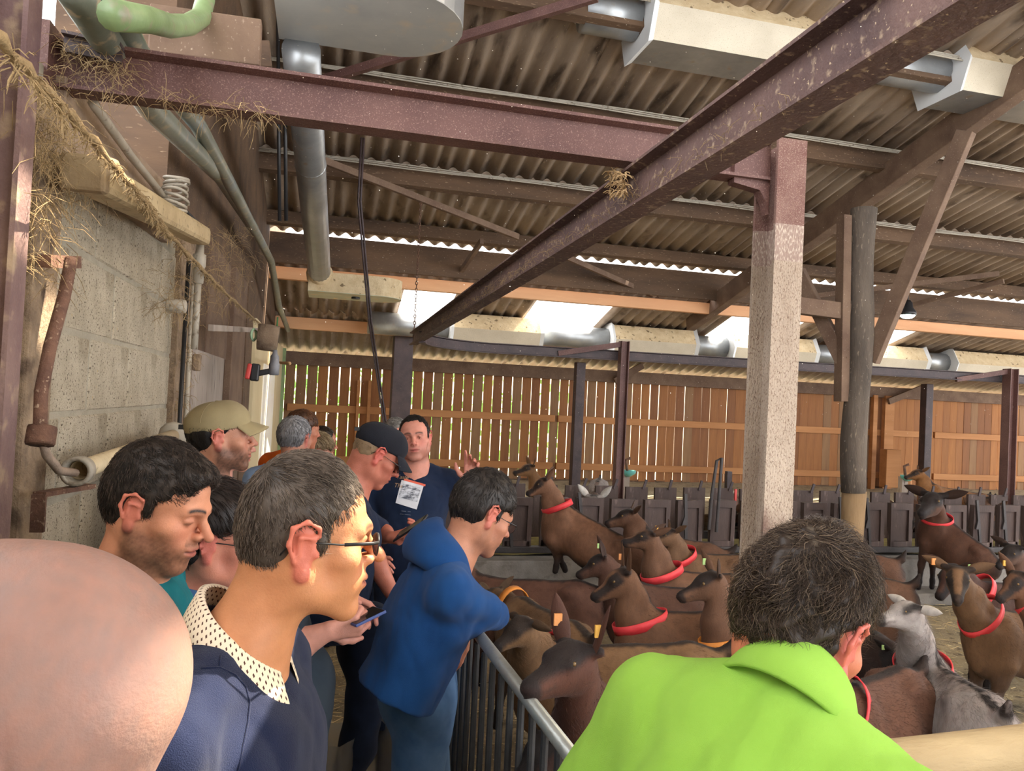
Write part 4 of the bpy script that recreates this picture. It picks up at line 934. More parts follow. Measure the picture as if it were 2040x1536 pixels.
    if collar:
        ta = nb.lerp(ne, ct); tb = Vector((0, 0, -.06*s)).lerp(p-hz*.02*s, ct); c_ = (ta+tb)/2; ax = ((ne-nb)+(p-Vector((0, 0, -.06*s)))).normalized()
        bx = (ta-tb); bx = (bx-ax*bx.dot(ax)); gap = bx.length; bx.normalize(); by = ax.cross(bx)
        ra = gap/2 + (.092*(1-ct)+.056*ct)*s + .013; rb = (.094*(1-ct)+.060*ct)*s + .012; mb = MB(); n_ = 28; vs = []
        for rr_, z_ in ((0, -.024), (.006, -.024), (.006, .024), (0, .024)):
            for j in range(n_):
                t = 2*math.pi*j/n_; vs.append(B @ (c_+bx*math.cos(t)*(ra+rr_)+by*math.sin(t)*(rb+rr_)+ax*(z_*s)))
        mb.add(vs, [(i*n_+j, i*n_+(j+1) % n_, ((i+1) % 4)*n_+(j+1) % n_, ((i+1) % 4)*n_+j) for i in range(4) for j in range(n_)])
        mb.build('collar', M['collar_'+collar], root, True)
    for i, t in enumerate(tags):
        q = (-1, 1)[i % 2]; d = (hy*q*ear[0]+hx*ear[1]+hz*ear[2]).normalized(); c_ = hp(-.008, q*.052, .012)+d*.065*H+hx*.010*H+hz*.004*H
        MB().box(B @ c_, (.024*H, .007*H, .034*H), (B.to_3x3() @ Matrix((d, hx, hz)).transposed()) if False else None).build('ear_tag', TAGC[t], root)
    return root

# ---------------------------------------------------------------- people
M['skin'] = mat('skin', 'f4f0ee', 'ffffff', .48, 40, .12, 260, vcol=True, sss=.10, spec=.35)
M['hair'] = mat('hair', 'e8e8e8', 'ffffff', .5, 40, .1, 200, vcol=True, spec=.4)
M['eyeball'] = mat('eyeball', 'd8d2cc', 'e4ded8', .2, 10, 0)
M['iris'] = mat('iris', '2a1c14', '3a281c', .15, 60, 0)
def cloth(name, c1, c2=None, bs=500, **k): return mat(name, c1, c2 or c1, .9, k.pop('scale', 5), k.pop('bump', .25), bs, sheen=k.pop('sheen', .04), spec=.2, **k)
def yawm(th, pit=0, rol=0):
    """head axes: x to the person's right, y forward, z up; th is measured from +Y towards +X, pit down, rol to the right"""
    a, b, c = math.radians(th), math.radians(pit), math.radians(rol)
    return Matrix.Rotation(-a, 4, 'Z') @ Matrix.Rotation(-b, 4, 'X') @ Matrix.Rotation(c, 4, 'Y')
def head_field(F, o):
    g = o.get
    fat = g('fat', 1.0); nose = g('nose', 1.0); jaw = g('jaw', 1.0)
    cd_ = g('cd', 1.0)
    F.ell((0, .079-.091*cd_, .030), (.0730, .091*cd_, .080), .02)
    F.ell((0, .015-.052*cd_, .008), (.063, .060*cd_, .071), .03)
    F.ell((0, .041, .037), (.058, .044, .052), .03)
    F.ell((0, .034, -.038), (.052*fat, .052, .072), .035)
    for q in (-1, 1):
        F.path([(q*.055*fat, -.008, -.030), (q*.048*fat, .004, -.068), (q*.017, .068, -.102*jaw)], [.016, .015, .015], .03)
        F.ell((q*.047*fat, .054, -.022), (.022, .022, .018), .025)
        F.ell((q*.030*fat, .058, -.058), (.020*fat, .023, .022), .03)
    F.ell((0, .073, -.101*jaw), (.020, .016, .015), .02)
    F.path([(-.040, .074, .018), (-.014, .086, .018), (.014, .086, .018), (.040, .074, .018)], [.010, .011, .011, .010], .016)
    for q in (-1, 1): F.ell((q*.031, .098, .000), (.0185, .018, .0125), .014, sub=True)
    F.path([(0, .085, .016), (0, .099+.003*nose, -.010), (0, .1025+.0135*nose, -.0265)], [.0080, .0082, .0095*(.6+.4*nose)], .009)
    for q in (-1, 1): F.ell((q*.0115, .0985, -.0305), (.0075, .0105, .0078), .007)
    F.ell((0, .098, -.036), (.008, .010, .005), .006)
    for q in (-1, 1): F.ell((q*.0065, .1045, -.0385), (.0035, .006, .0035), .003, sub=True)
    F.ell((0, .080, -.060), (.026, .018, .026), .016)
    F.ell((0, .0945, -.0575), (.0215, .0090, .0068), .004); F.ell((0, .0925, -.0690), (.0185, .0102, .0078), .004)
    F.path([(-.024, .090, -.0638), (0, .1025, -.0628), (.024, .090, -.0638)], [.0020, .0026, .0020], .003, True)
    for q in (-1, 1):
        F.ell((q*.031, .0735, .000), (.0140, .0138 if g('down') else .0120, .0125), .004)
        F.path([(q*.019, .0815, .001), (q*.030, .0875, .006 if not g('down') else .002), (q*.043, .079, .001)], [.0028]*3, .004)
        # ear: rim, plate, lobe
        ks = g('ear', 1.15)
        def E(x, y, z): return (q*(.074+(x-.074)*min(ks, 1.0)*.9), -.012+(y+.012)*ks, -.004+(z+.004)*ks)
        def r_(*v): return tuple(k*(.5+.5*ks)*.92 for k in v)
        F.ell(E(.0775, -.013, -.002), r_(.0056, .0185, .030), .006)
        F.path([E(.074, .006, .004), E(.083, .002, .020), E(.088, -.012, .027), E(.091, -.027, .020), E(.090, -.030, .002), E(.085, -.022, -.018)], r_(.0024, .0028, .0031, .0034, .0033, .0030), .005)
        F.ell(E(.080, -.010, -.030), r_(.0052, .0092, .011), .006)
        F.ell(E(.0885, -.011, .000), r_(.0068, .0105, .017), .006, sub=True)
        F.path([E(.082, -.002, .008), E(.087, -.018, .010), E(.083, -.018, -.010)], r_(.0026, .0026, .0026), .005)
        F.ell(E(.077, .002, -.010), r_(.005, .005, .006), .004)
    nk = g('neck'); nr = g('neckr', .052)
    F.cone((0, -.032, -.055), nk, nr, nr*1.08, .035)
    for q in (-1, 1): F.cone((q*.050, -.018, -.045), Vector(nk)+Vector((q*.014, .045, .02)), .013, .014, .03)
def skin_cols(V, o):
    g = o.get; base = np.array(lin(g('skin', 'c98f74'))); col = np.tile(base, (len(V), 1)); x, y, z = V.T
    col *= (1+.05*ifn(V*40, 2)+.04*ifn(V*110, 9))[:, None]
    rd = np.exp(-(((np.abs(x)-.042)/.022)**2+((z+.03)/.028)**2))*(y > .02)*.5 + np.exp(-((x/.016)**2+((z+.03)/.02)**2))*(y > .08)*.5 + sstep(.072, .082, np.abs(x))*(np.abs(z) < .05)*(y < .02)*.6
    col = mixc(col, g('flush', 'c4605a'), np.clip(rd, 0, 1)*g('red', .6))
    col = mixc(col, 'cc655c', sstep(.073, .080, np.abs(x))*(np.abs(z) < .055)*(y < .015)*g('earred', .45))
    lip = np.exp(-((x/.021)**4+((z+.063)/.0095)**4))*(y > .082)
    col = mixc(col, g('lips', 'a85650'), np.clip(lip, 0, 1)*.9)
    mline = np.exp(-((z+.0632+.02*np.abs(x)*0)/.0016)**2)*(np.abs(x) < .024)*(y > .08)
    col = mixc(col, '5a2a26', mline*.8)
    hc = g('hair', '3a2a20')
    # brows: two soft arcs
    arc = .0215+.004*np.sin(np.clip((np.abs(x)-.010)/.038, 0, 1)*math.pi)
    br = np.exp(-((z-arc)/(.0042*g('brow', 1)))**2)*sstep(.008, .014, np.abs(x))*(1-sstep(.044, .052, np.abs(x)))*(y > .05)
    col = mixc(col, g('browc', hc), np.clip(br*1.1, 0, 1)*g('browa', .85))
    lash = np.exp(-((z-(.004 if not g('down') else -.004))/.0022)**2)*sstep(.016, .020, np.abs(x))*(1-sstep(.042, .046, np.abs(x)))*(y > .07)
    col = mixc(col, '2a1a14', lash*.7)
    lid = np.exp(-(((np.abs(x)-.031)/.018)**2+((z-.001)/.012)**2))*(y > .06); col = mixc(col, '9a5c4c', lid*.35)
    sb = g('beard', 0)
    if sb:
        m = sstep(-.028, -.055, z+.10*np.clip(.045-np.abs(x), 0, 1)*0 - .30*np.clip(np.abs(x)-.05, -.05, .03)) * sstep(-.012, .012, y+.02) * (1-np.clip(lip*1.5, 0, 1)) * sstep(-.150, -.118, z-.0)
        ch = np.exp(-(((np.abs(x)-.034)/.020)**2+((z+.040)/.020)**2)); m = m*(1-.85*np.clip(ch, 0, 1))
        m = np.maximum(m, np.exp(-((z+.047)/.008)**2)*(np.abs(x) < .028)*(y > .085)*.8)
        col = mixc(col, g('beardc', hc), np.clip(m*(.85+.15*ifn(V*420, 31)), 0, 1)*sb)
    if g('stubble'):
        m = sstep(.0, .03, z-.62*(y-.01))*(1-sstep(.02, .06, y-.3*z)); col = mixc(col, g('stubc', '7d6a62'), m*g('stubble')*(.9+.10*ifn(V*260, 12)))
    return col
def hair_shell(o, h):
    """a cap of hair above the hair line, as a solid body"""
    g = o.get; t = g('hlen', .012); F = Field(h)
    tt = g('htop', t*1.3)
    cd_ = g('cd', 1.0)
    F.ell((0, .079-.093*cd_, .030+tt*.45), (.0735+t, .093*cd_+t, .080+tt*.75), .02)
    F.ell((0, .011-.052*cd_, .004), (.0645+t*.8, .0605*cd_+t*.8, .074), .03)
    if g('fringe'): F.ell((0, .055, .080), (.053, .034+g('fringe'), .028), .03)
    yl = g('hline', .100)
    # clear the face, ears and nape
    F.ell((0, .118, -.018), (.070+.0*t, .072, yl), .012, sub=True)
    for q in (-1, 1):
        F.ell((q*.085, .052, -.03), (.050, .058, .066), .010, sub=True)
        F.ell((q*.098, -.010, -.012), (.036, .030, .044), .010, sub=True)
    F.cut((0, -.05, g('nape', -.062)), (0, .40, -1), .012)
    if g('capz') is not None: F.cut((0, 0, g('capz')), (0, -.10, 1), .004)
    if g('burns', True):
        for q in (-1, 1): F.ell((q*(.0705+t*.1), .013, .014), (.006, .011, .026), .008)
    return F.solve()
def strand_mesh(V, Q, o, n, L, r, seed, part=None):
    """short tapered strands rooted on the hair body, combed from the crown"""
    g = o.get; rr = np.random.default_rng(seed); N = vnormals(V, Q)
    w = np.linalg.norm(np.cross(V[Q[:, 2]]-V[Q[:, 0]], V[Q[:, 3]]-V[Q[:, 1]]), axis=1); mid = V[Q].mean(1); nm = N[Q].mean(1)
    ok = (nm*(mid-np.array([0, -.02, .02]))).sum(1) > .012; w = w*ok*(1-(np.abs(mid[:, 0]) > .058)*(mid[:, 1] > -.046)*(mid[:, 1] < .004)*(mid[:, 2] < .028)*(mid[:, 2] > -.06))*g('sdens', lambda m: np.ones(len(m)))(mid)
    i = rr.choice(len(Q), n, p=w/w.sum()); root = mid[i]+rr.normal(size=(n, 3))*.0012; nn = nm[i]/np.linalg.norm(nm[i], axis=1, keepdims=True)
    whorl = np.array(g('whorl', (0.01, -.075, .115))); d = root-whorl; d = d-nn*(d*nn).sum(1, keepdims=True); d /= np.linalg.norm(d, axis=1, keepdims=True)+1e-6
    comb = np.array(g('comb', (0, 0, -.2))); wav = g('wave', .3)
    d = d + comb + wav*np.stack([ifn(root*38, 1+seed), ifn(root*38, 2+seed), ifn(root*38, 3+seed)], 1) + rr.normal(size=(n, 3))*g('mess', .18)
    d = d-nn*(d*nn).sum(1, keepdims=True)*.9; d /= np.linalg.norm(d, axis=1, keepdims=True)+1e-6
    ll = (L*rr.uniform(.55, 1.15, n)*np.clip(g('lenf', lambda m: np.ones(len(m)))(root), .1, 3))[:, None]; lift = g('lift', .45); curl = g('curl', .0)
    ks = 4; pts = []
    ph = (rr.uniform(0, 6.28, n) if not g('coh') else (4*ifn(root*26, 17+seed)+rr.normal(size=n)*.35))[:, None]; sd = np.cross(d, nn)
    for k in range(ks):
        u = k/(ks-1); p = root - nn*.002 + d*(ll*u) + nn*(ll*(lift*u - lift*1.0*u*u) + .0015) + curl*ll*u*(sd*np.sin(ph+u*5)+nn*.5*np.cos(ph+u*5)); pts.append(p)
    pts = np.stack(pts, 1); u3 = nn; s3 = np.cross(d, nn); s3 /= np.linalg.norm(s3, axis=1, keepdims=True)+1e-9
    rad = r*np.array([1, 1.05, .75]); vs = []
    for j in range(3):
        a = 2*math.pi*j/3; off = (u3*math.cos(a)+s3*math.sin(a))
        vs.append(pts[:, :3] + off[:, None, :]*rad[None, :, None])
    VV = np.concatenate([np.stack(vs, 2).reshape(n, 9, 3), pts[:, 3:4]], 1).reshape(-1, 3)   # three rings of three and a tip
    b = (np.arange(n)*10)[:, None]; F = []
    for k in range(2):
        for j in range(3):
            q = [k*3+j, k*3+(j+1) % 3, (k+1)*3+(j+1) % 3, (k+1)*3+j]; F += [b+np.array([[q[0], q[1], q[2]]]), b+np.array([[q[0], q[2], q[3]]])]
    for j in range(3): F.append(b+np.array([[6+j, 6+(j+1) % 3, 9]]))
    c1, c2 = np.array(lin(g('hair', '3a2a20'))), np.array(lin(g('hair2', g('hair', '3a2a20')))); q = rr.random(n)**g('greyp', 1.6)
    cc = c1*(1-q[:, None])+c2*q[:, None]; cc *= rr.uniform(.75, 1.2, n)[:, None]
    return VV, np.concatenate(F), np.repeat(cc, 10, 0)
def tov(V, Mx): return V @ np.array(Mx.to_3x3()).T + np.array(Mx.translation)
def hand_field(F, wr, d, pn, side, curl, spread=.1, thumb=.6, s=1.0, fl=(1, 1, 1, 1)):
    """hand at wrist wr pointing along d, palm normal pn; side +1 puts the thumb towards d x pn"""
    d = Vector(d).normalized(); pn = Vector(pn); pn = (pn-d*pn.dot(d)).normalized(); sd = d.cross(pn)*side
    pc = wr+d*.05*s
    for k, q in enumerate((.030, .010, -.010, -.028)):
        F.cone(wr+d*.012*s+sd*q*.55*s, wr+d*(.088-.004*abs(k-1))*s+sd*q*s, .0145*s, .0120*s, .012)
    lens = ((.040, .024, .020), (.044, .028, .022), (.041, .026, .021), (.032, .020, .018))
    for k, q in enumerate((.031, .010, -.011, -.030)):
        p = wr+d*(.090-.004*abs(k-1))*s+sd*q*s; a = 0; c_ = curl[k] if isinstance(curl, (list, tuple)) else curl; rr = [.0098, .0090, .0082, .0068]
        dr = (d+sd*(q*spread*18)).normalized()
        for j in range(3):
            a += c_*(.9, 1.1, .8)[j]; v = (dr*math.cos(a)+pn*math.sin(a)); p2 = p+v*lens[k][j]*s*fl[k]
            F.cone(p, p2, rr[j]*s, rr[j+1]*s, .003); p = p2
    p = wr+d*.018*s+sd*.026*s+pn*.006*s; p1 = p+(d*.55+sd*.75+pn*.35*thumb).normalized()*.040*s; p2 = p1+(d*.8+sd*(.55-.5*thumb)+pn*.5*thumb).normalized()*.032*s; p3 = p2+(d*.95+sd*(.25-.5*thumb)+pn*.45*thumb).normalized()*.026*s
    F.path([p, p1, p2, p3], [.016*s, .0125*s, .0105*s, .0075*s], .008)
class Person:
    def __init__(s, label, c, scale=1.0, yaw=90, pit=0, rol=0, h=.004, tyaw=None, group='people in the barn', **o):
        s.s = scale; s.o = o; s.h = h; s.hc = Vector(c); s.Mh = Matrix.Translation(s.hc) @ yawm(yaw, pit, rol) @ Matrix.Scale(scale, 4)
        s.ty = yaw if tyaw is None else tyaw; s.Mt0 = yawm(s.ty)
        fwd = s.Mt0.to_3x3() @ Vector((0, 1, 0))
        nb = s.hc + s.Mh.to_3x3() @ Vector((0, -.028, -.09)) + Vector((0, 0, -.075*scale)) - fwd*.012*scale + Vector(o.get('nshift', (0, 0, 0)))
        s.nb = nb; s.root = empty('person', (nb.x, nb.y, 0), label, 'person', group)
        s.lean = o.get('lean', 0); s.slean = o.get('slean', 0)
        # torso frame: origin at the neck base, x right, y forward, z up along the spine
        s.Mt = Matrix.Translation(nb) @ s.Mt0 @ Matrix.Rotation(-math.radians(s.lean), 4, 'X') @ Matrix.Rotation(math.radians(s.slean), 4, 'Y') @ Matrix.Scale(scale, 4)
        s.bodyV, s.bodyF, s.bodyC = [], [], []; s.n = 0
    def addb(s, V, Q, C_): s.bodyV.append(V); s.bodyF.append(Q+s.n); s.bodyC.append(C_); s.n += len(V)
    def head(s, eyes=True):
        o = dict(s.o); nk = s.Mh.inverted() @ (s.nb+Vector((0, 0, .005))); low = s.Mh.inverted() @ (s.nb + s.Mt.to_3x3() @ Vector((0, .01, -.06)))
        o['neck'] = tuple(nk); F = Field(s.h/s.s); head_field(F, o); F.cone(nk, low, o.get('neckr', .052)*1.08, .075, .04)
        V, Q = F.solve(); C_ = skin_cols(V, o); s.addb(tov(V, s.Mh), Q, C_)
        if eyes and not o.get('down'):
            for q in (-1, 1):
                down = o.get('down', 0); c = Vector((q*.031, .0745, .000)); d = Vector((q*.02+o.get('gx', 0), 1, -.5*down)).normalized()
                mb = MB(); mb.lathe(s.Mh @ c, [(.0045*s.s, .0096*s.s), (.0085*s.s, .0075*s.s), (.0115*s.s, .003*s.s), (.0116*s.s, -.002*s.s)], 12, s.Mh.to_3x3() @ d)
                e = mb.build('eye', M['eyeball'], s.root, True)
                MB().lathe(s.Mh @ c, [(.002*s.s, .0112*s.s), (.0042*s.s, .0106*s.s), (.0056*s.s, .0092*s.s)], 12, s.Mh.to_3x3() @ d).build('iris', M['iris'], e, True)
        return s
    def hair(s, n=0, L=.02, r=.0006, hh=None, seed=1):
        o = s.o; h = (hh or s.h*1.5)/s.s; V, Q = hair_shell(o, h)
        c = np.tile(np.array(lin(o.get('hair', '3a2a20')))*(.5 if n > 5000 else .8), (len(V), 1)); c2 = np.array(lin(o.get('hair2', o.get('hair', '3a2a20'))))
        m = (.5+.5*ifn(V*[90, 60, 60], 3+seed))*o.get('mixg', .35); c = c*(1-m[:, None])+c2*m[:, None]
        N = vnormals(V, Q); Vd = V + N*(.0022*ifn(V*[120, 70, 70], seed)*o.get('lump', 1))[:, None]
        VV, FF, CC = [Vd], [Q], [c]
        if n:
            v, f, cc = strand_mesh(V, Q, o, n, L, r, seed); VV.append(v); FF = [np.concatenate([Q[:, [0, 1, 2]], Q[:, [0, 2, 3]], f+len(Vd)])]; CC.append(cc)
        npmesh('hair', tov(np.concatenate(VV), s.Mh), np.concatenate(FF), np.concatenate(CC), M['hair'], s.root); return s
    def cap(s, m, brim_pitch=0, button=True, tilt=0):
        """baseball cap: crown of six panels, brim, button"""
        T = s.Mh @ Matrix.Rotation(math.radians(tilt), 4, 'X'); F = Field(.0035); F.ell((0, -.014, .042), (.0865, .110, .082), .02); F.ell((0, .03, .066), (.066, .062, .058), .03)
        F.cut((0, 0, .024), (0, .14, -1), .006); V, Q = F.solve(); V = V + vnormals(V, Q)*(.0018*ifn(V*30, 4))[:, None]
        cr = npmesh('cap', tov(V, T), Q, None, m, s.root)
        mb = MB(); nu, nv = 15, 7; vs = []
        for t in (0, .004):
            for i in range(nu):
                a = -1.15+2.3*i/(nu-1)
                for j in range(nv):
                    u = j/(nv-1); x = math.sin(a)*(.080+.004*u); y = .028+math.cos(a)*.058+u*.075*(math.cos(a*.95)**.8 if math.cos(a*.95) > 0 else 0)
                    z = .034+.022*math.cos(a)*1.0 - .018*u - 1.5*x*x*(.6+.9*u) - t - u*math.tan(math.radians(brim_pitch))*.07
                    vs.append(T @ Vector((x, y, z)))
        k = nu*nv; fs = []
        for i in range(nu-1):
            for j in range(nv-1):
                a = i*nv+j; fs += [(a, a+nv, a+nv+1, a+1), (k+a, k+a+1, k+a+nv+1, k+a+nv)]
        for i in range(nu-1): a = i*nv+nv-1; fs.append((a, a+nv, k+a+nv, k+a))
        mb.add(vs, fs).build('brim', m, cr, True)
        seam = MB()
        for a in (0, math.pi/3, -math.pi/3, math.pi, 2*math.pi/3, -2*math.pi/3):
            pts = []
            for t in np.linspace(.06, 1.42, 10):
                pts.append(T @ Vector((math.sin(a)*.0870*math.sin(t), -.014+math.cos(a)*.1105*math.sin(t), .042+.0825*math.cos(t))))
            seam.tube(pts, .0011, 4)
        seam.build('seams', m, cr)
        if button: MB().lathe(T @ Vector((0, -.012, .1245)), [(.008, -.003), (.008, .002), (.003, .004)], 10, T.to_3x3() @ Vector((0, 0, 1))).build('button', m, cr, True)
        return s
    def glasses(s, frame_m, lens_m=None, thick=.0012, tilt=0, wide=.0225, half=True, hgt=.018):
        T = s.Mh; g = MB(); L_ = MB(); lens = []
        for q in (-1, 1):
            c = Vector((q*.033, .1045, -.001)); ring = []
            for a in np.linspace(0, 2*math.pi, 21):
                x = math.cos(a)*wide; z = math.sin(a)*hgt*(1 if math.sin(a) < 0 else .82); ring.append(T @ (c+Vector((x, -.10*abs(x*q+.0)*0-.35*max(0, q*x)*.4, z))))
            g.tube(ring, thick, 5, cap=False)
            if half: g.tube(ring[1:10], thick*1.6, 5)
            n = len(ring)-1; L_.add(ring[:-1]+[p-(T.to_3x3() @ Vector((0, .0012, 0))) for p in ring[:-1]], [tuple(range(n)), tuple(range(n, 2*n))[::-1]])
            g.tube([T @ Vector((q*(.033+wide), .1015, .004)), T @ Vector((q*.0735, .088, .006)), T @ Vector((q*.079, .04, .004)), T @ Vector((q*.0785, -.002, .006)), T @ Vector((q*.0745, -.034, .0)), T @ Vector((q*.0715, -.043, -.014))], thick*1.1, 6)
            g.tube([T @ Vector((q*(.033+wide-.002), .102, .004)), T @ Vector((q*.0735, .088, .006)), T @ Vector((q*.0785, .045, .004))], thick*2.0, 6, squash=.6)
        g.tube([T @ Vector((-.011, .108, .003)), T @ Vector((0, .111, .005)), T @ Vector((.011, .108, .003))], thick*1.2, 6)
        e = g.build('glasses', frame_m, s.root, True); L_.build('lens', lens_m or M['glass'], e); return s
    def T(s, *p): return s.Mt @ Vector(p)
    def shirt(s, m, name='shirt', h=None, w=1.0, belly=0, sleeves=None, neck=.068, hood=False, fold=.006, low=-.60, collar_h=.0, ext=None, seed=5, ncut=True):
        """torso garment; sleeves: list of (side, elbow, wrist or None, t_end) in world space"""
        F = Field(h or s.h*1.6); F.T = s.Mt; k = w
        for (q, el, wr, te) in (sleeves or []):
            F.T = Matrix.Identity(4); sh = s.Mt @ Vector((q*.172*k, -.008, -.080)); S_ = s.s
            if te <= 1:
                e_ = sh.lerp(el, te); d_ = (el-sh).normalized(); F.cone(sh, e_+d_*.03, .060*S_, .057*S_, .04); F.cone(e_+d_*.075*S_, e_+d_*.12*S_, .075*S_, .085*S_, .004, True)
            F.T = s.Mt
        F.ell((0, .020, -.20), (.165*k, .118+.3*belly, .20), .06)
        F.ell((0, -.030, -.17), (.150*k, .085, .18), .06)
        F.ell((0, .030, -.36), (.160*k, .112+belly, .19), .08)
        F.ell((0, .010, -.50), (.166*k, .120+.4*belly, .15), .08)
        for q in (-1, 1):
            F.cone((q*.03, -.022, -.005), (q*.165*k, -.012, -.062), .050, .062, .06)
            F.ell((q*.09, .06, -.16), (.08*k, .055, .09), .05)
        for (q, el, wr, te) in (sleeves or []):
            if te > 1:
                F.T = Matrix.Identity(4); sh = s.Mt @ Vector((q*.168*k, -.008, -.078)); S_ = s.s
                F.cone(sh, sh.lerp(el, .35), .062*S_, .058*S_, .035); F.cone(sh.lerp(el, .35), el, .058*S_, .050*S_, .012); F.cone(el, el.lerp(wr, te-1), .050*S_, .042*S_, .014); F.T = s.Mt
        if collar_h: F.cone((0, -.012, -.02), (0, -.004, collar_h), .074, .066, .02)
        if ext: ext(F)
        if ncut:
            F.ell((0, .018, .036), (neck, neck*1.08, .062), .006, sub=True)
        F.cut((0, 0, low), (0, 0, -1), .01)
        V, Q = F.solve(); N = vnormals(V, Q)
        Lc = (V-np.array(s.nb))/s.s
        w_ = 1.1*(np.abs(ifn(Lc*[17, 17, 10], seed))-.4) + .5*(np.abs(ifn(Lc*[34, 34, 19], seed+1))-.4); V = V + N*(fold*s.s*np.clip(w_, -1.2, 1.4))[:, None]
        if (low > -.5): pass
        ob = npmesh(name, V, Q, None, m, s.root); s.sh = (V, Q, ob); return ob
    def trousers(s, m, hips, feet, knees=None, h=.010, w=1.0, name='trousers', seat=True):
        F = Field(h); hp = s.Mt @ Vector((0, .0, -.56)) if hips is None else Vector(hips)
        rt_ = s.Mt0.to_3x3() @ Vector((1, 0, 0)); fd = s.Mt0.to_3x3() @ Vector((0, 1, 0))
        R3 = s.Mt0.to_3x3(); F.ell(hp, (.165*w, .118, .14), .05, R3); F.ell(hp-fd*.05-Vector((0, 0, .05)), (.14*w, .085, .11), .05, R3)
        for i, q in enumerate((-1, 1)):
            a = hp+rt_*q*.085*w-Vector((0, 0, .06)); ft = Vector(feet[i]); kn = a.lerp(ft, .5)+fd*.03 if knees is None else Vector(knees[i])
            F.path([a, kn, ft+Vector((0, 0, .06))], [.098*w, .068*w, .058*w], .04)
        V, Q = F.solve(); N = vnormals(V, Q); V = V+N*(.006*np.abs(ifn(V*[16, 16, 11], 9)))[:, None]
        ob = npmesh(name, V, Q, None, m, s.root)
        for i, q in enumerate((-1, 1)):
            ft = Vector(feet[i]); MB().add(*shoe(ft, fd, rt_)).build('shoe', M['black'], s.root, True)
        return ob
    def arm(s, el, wr, hand=None, h=None, r=(.046, .036, .026), sh=None):
        F = Field(h or s.h)
        if sh is not None: F.cone(sh, el, .05, .043, .02)
        m1 = el.lerp(wr, .3); F.path([el, m1, wr], [r[0]*s.s*.95, r[0]*s.s, r[2]*s.s], .02)
        if hand: hand_field(F, wr, **hand)
        V, Q = F.solve(); b = np.array(lin(s.o.get('armc', s.o.get('skin', 'c98f74')))); c = np.tile(b, (len(V), 1))*(1+.07*ifn(V*60, 3)+.04*ifn(V*170, 5))[:, None]
        dd = np.linalg.norm(V-np.array(wr), axis=1); c = mixc(c, 'c0645c', .25*sstep(.05, .16, dd)*(np.linalg.norm(V-np.array(el), axis=1) > np.linalg.norm(np.array(wr-el))))
        s.addb(V, Q, c); return s
    def done(s):
        if s.bodyV: s.body = npmesh('body', np.concatenate(s.bodyV), np.concatenate(s.bodyF), np.concatenate(s.bodyC), M['skin'], s.root)
        return s
def shoe(ft, fd, rt_):
    mb = MB(); vs = []; prof = [(-.09, .035, .07), (-.05, .042, .085), (.0, .043, .09), (.06, .045, .07), (.12, .046, .05), (.17, .035, .03)]; n = 10
    for (y, w, hh) in prof:
        for j in range(n):
            a = math.pi*2*j/n; vs.append(ft*1 + fd*y + rt_*(w*math.cos(a)) + Vector((0, 0, max(-.0, hh*.5+hh*.5*math.sin(a))-ft.z*0)))
    k = len(prof); return vs, [(i*n+j, i*n+(j+1) % n, (i+1)*n+(j+1) % n, (i+1)*n+j) for i in range(k-1) for j in range(n)] + [tuple(range(n))[::-1], tuple(range((k-1)*n, k*n))]

# ---------------------------------------------------------------- the herd
def gz(px, py, z): return aZ(px, py, z)
def wd(px, py, d): return aD(px, py, d)
BR = ['8a6248', '7d5740', '916a50', '744e3a', '82593f']
goat('brown goat with a red collar standing up with its forefeet on the concrete ledge', wd(1136, 1012, 6.55), wd(1262, 1080, 6.25), wd(1088, 957, 6.6), wd(1046, 984, 6.6), zf=.30, collar='red', ct=.3, base='a4765a', hoof=[wd(1106, 1138, 6.5), wd(1126, 1136, 6.62)], face='stripe', ear=(.35, -.8, .35), seed=1)
goat('brown goat whose head looks over the back of the goat on the ledge', wd(1300, 1064, 6.1), wd(1420, 1085, 6.1), wd(1258, 1022, 6.2), wd(1203, 1042, 6.2), base='7d5740', face='top', seed=2)
goat('brown goat behind, its red collar just right of the taller collared goat', wd(1372, 1104, 5.6), wd(1480, 1108, 5.6), wd(1338, 1060, 5.5), wd(1290, 1080, 5.45), collar='red', ct=.35, base='8f6a4c', face='top', seed=3)
goat('goat with raised dark-striped head and broad red collar in the middle of the herd', wd(1345, 1140, 5.0), wd(1465, 1148, 5.0), wd(1298, 1066, 4.95), wd(1236, 1078, 4.95), collar='red', ct=.32, base='8a6248', face='stripe', tags='y', ear=(.3, -.85, .2), seed=4)
goat('goat with a dark face and a pale green ear tag, looking at the fence', wd(1275, 1166, 4.6), wd(1395, 1178, 4.6), wd(1203, 1112, 4.6), wd(1145, 1146, 4.6), base='6f4c3c', face='top', tags='g', ear=(.3, -.2, .8), seed=5)
goat('upright-necked goat with a knotted red collar in the front middle', wd(1302, 1222, 4.0), wd(1445, 1222, 4.0), wd(1246, 1142, 4.0), wd(1174, 1190, 3.98), collar='red', ct=.22, base='8d6448', face='stripe', tags='o', ear=(.25, -.5, .75), h=.011, seed=6)
goat('goat with an orange collar and dark head beside the hair of the man in lime', wd(1478, 1258, 3.8), wd(1640, 1262, 3.9), wd(1424, 1150, 3.8), wd(1346, 1188, 3.78), collar='orange', ct=.2, base='8a6248', face='top', tags='g', ear=(.5, -.1, .7), h=.011, seed=7)
goat('long-backed goat standing broadside behind, head hidden by the blue hoodie', wd(968, 1152, 4.75), wd(1160, 1160, 4.65), wd(905, 1120, 4.8), wd(860, 1150, 4.8), base='7c5646', seed=8)
goat('goat seen from behind with an orange collar, by the blue hoodie', wd(1042, 1194, 4.2), wd(1150, 1246, 3.72), wd(985, 1180, 4.5), wd(950, 1215, 4.6), collar='orange', ct=.25, base='93704f', h=.0095, fur=7000, seed=9)
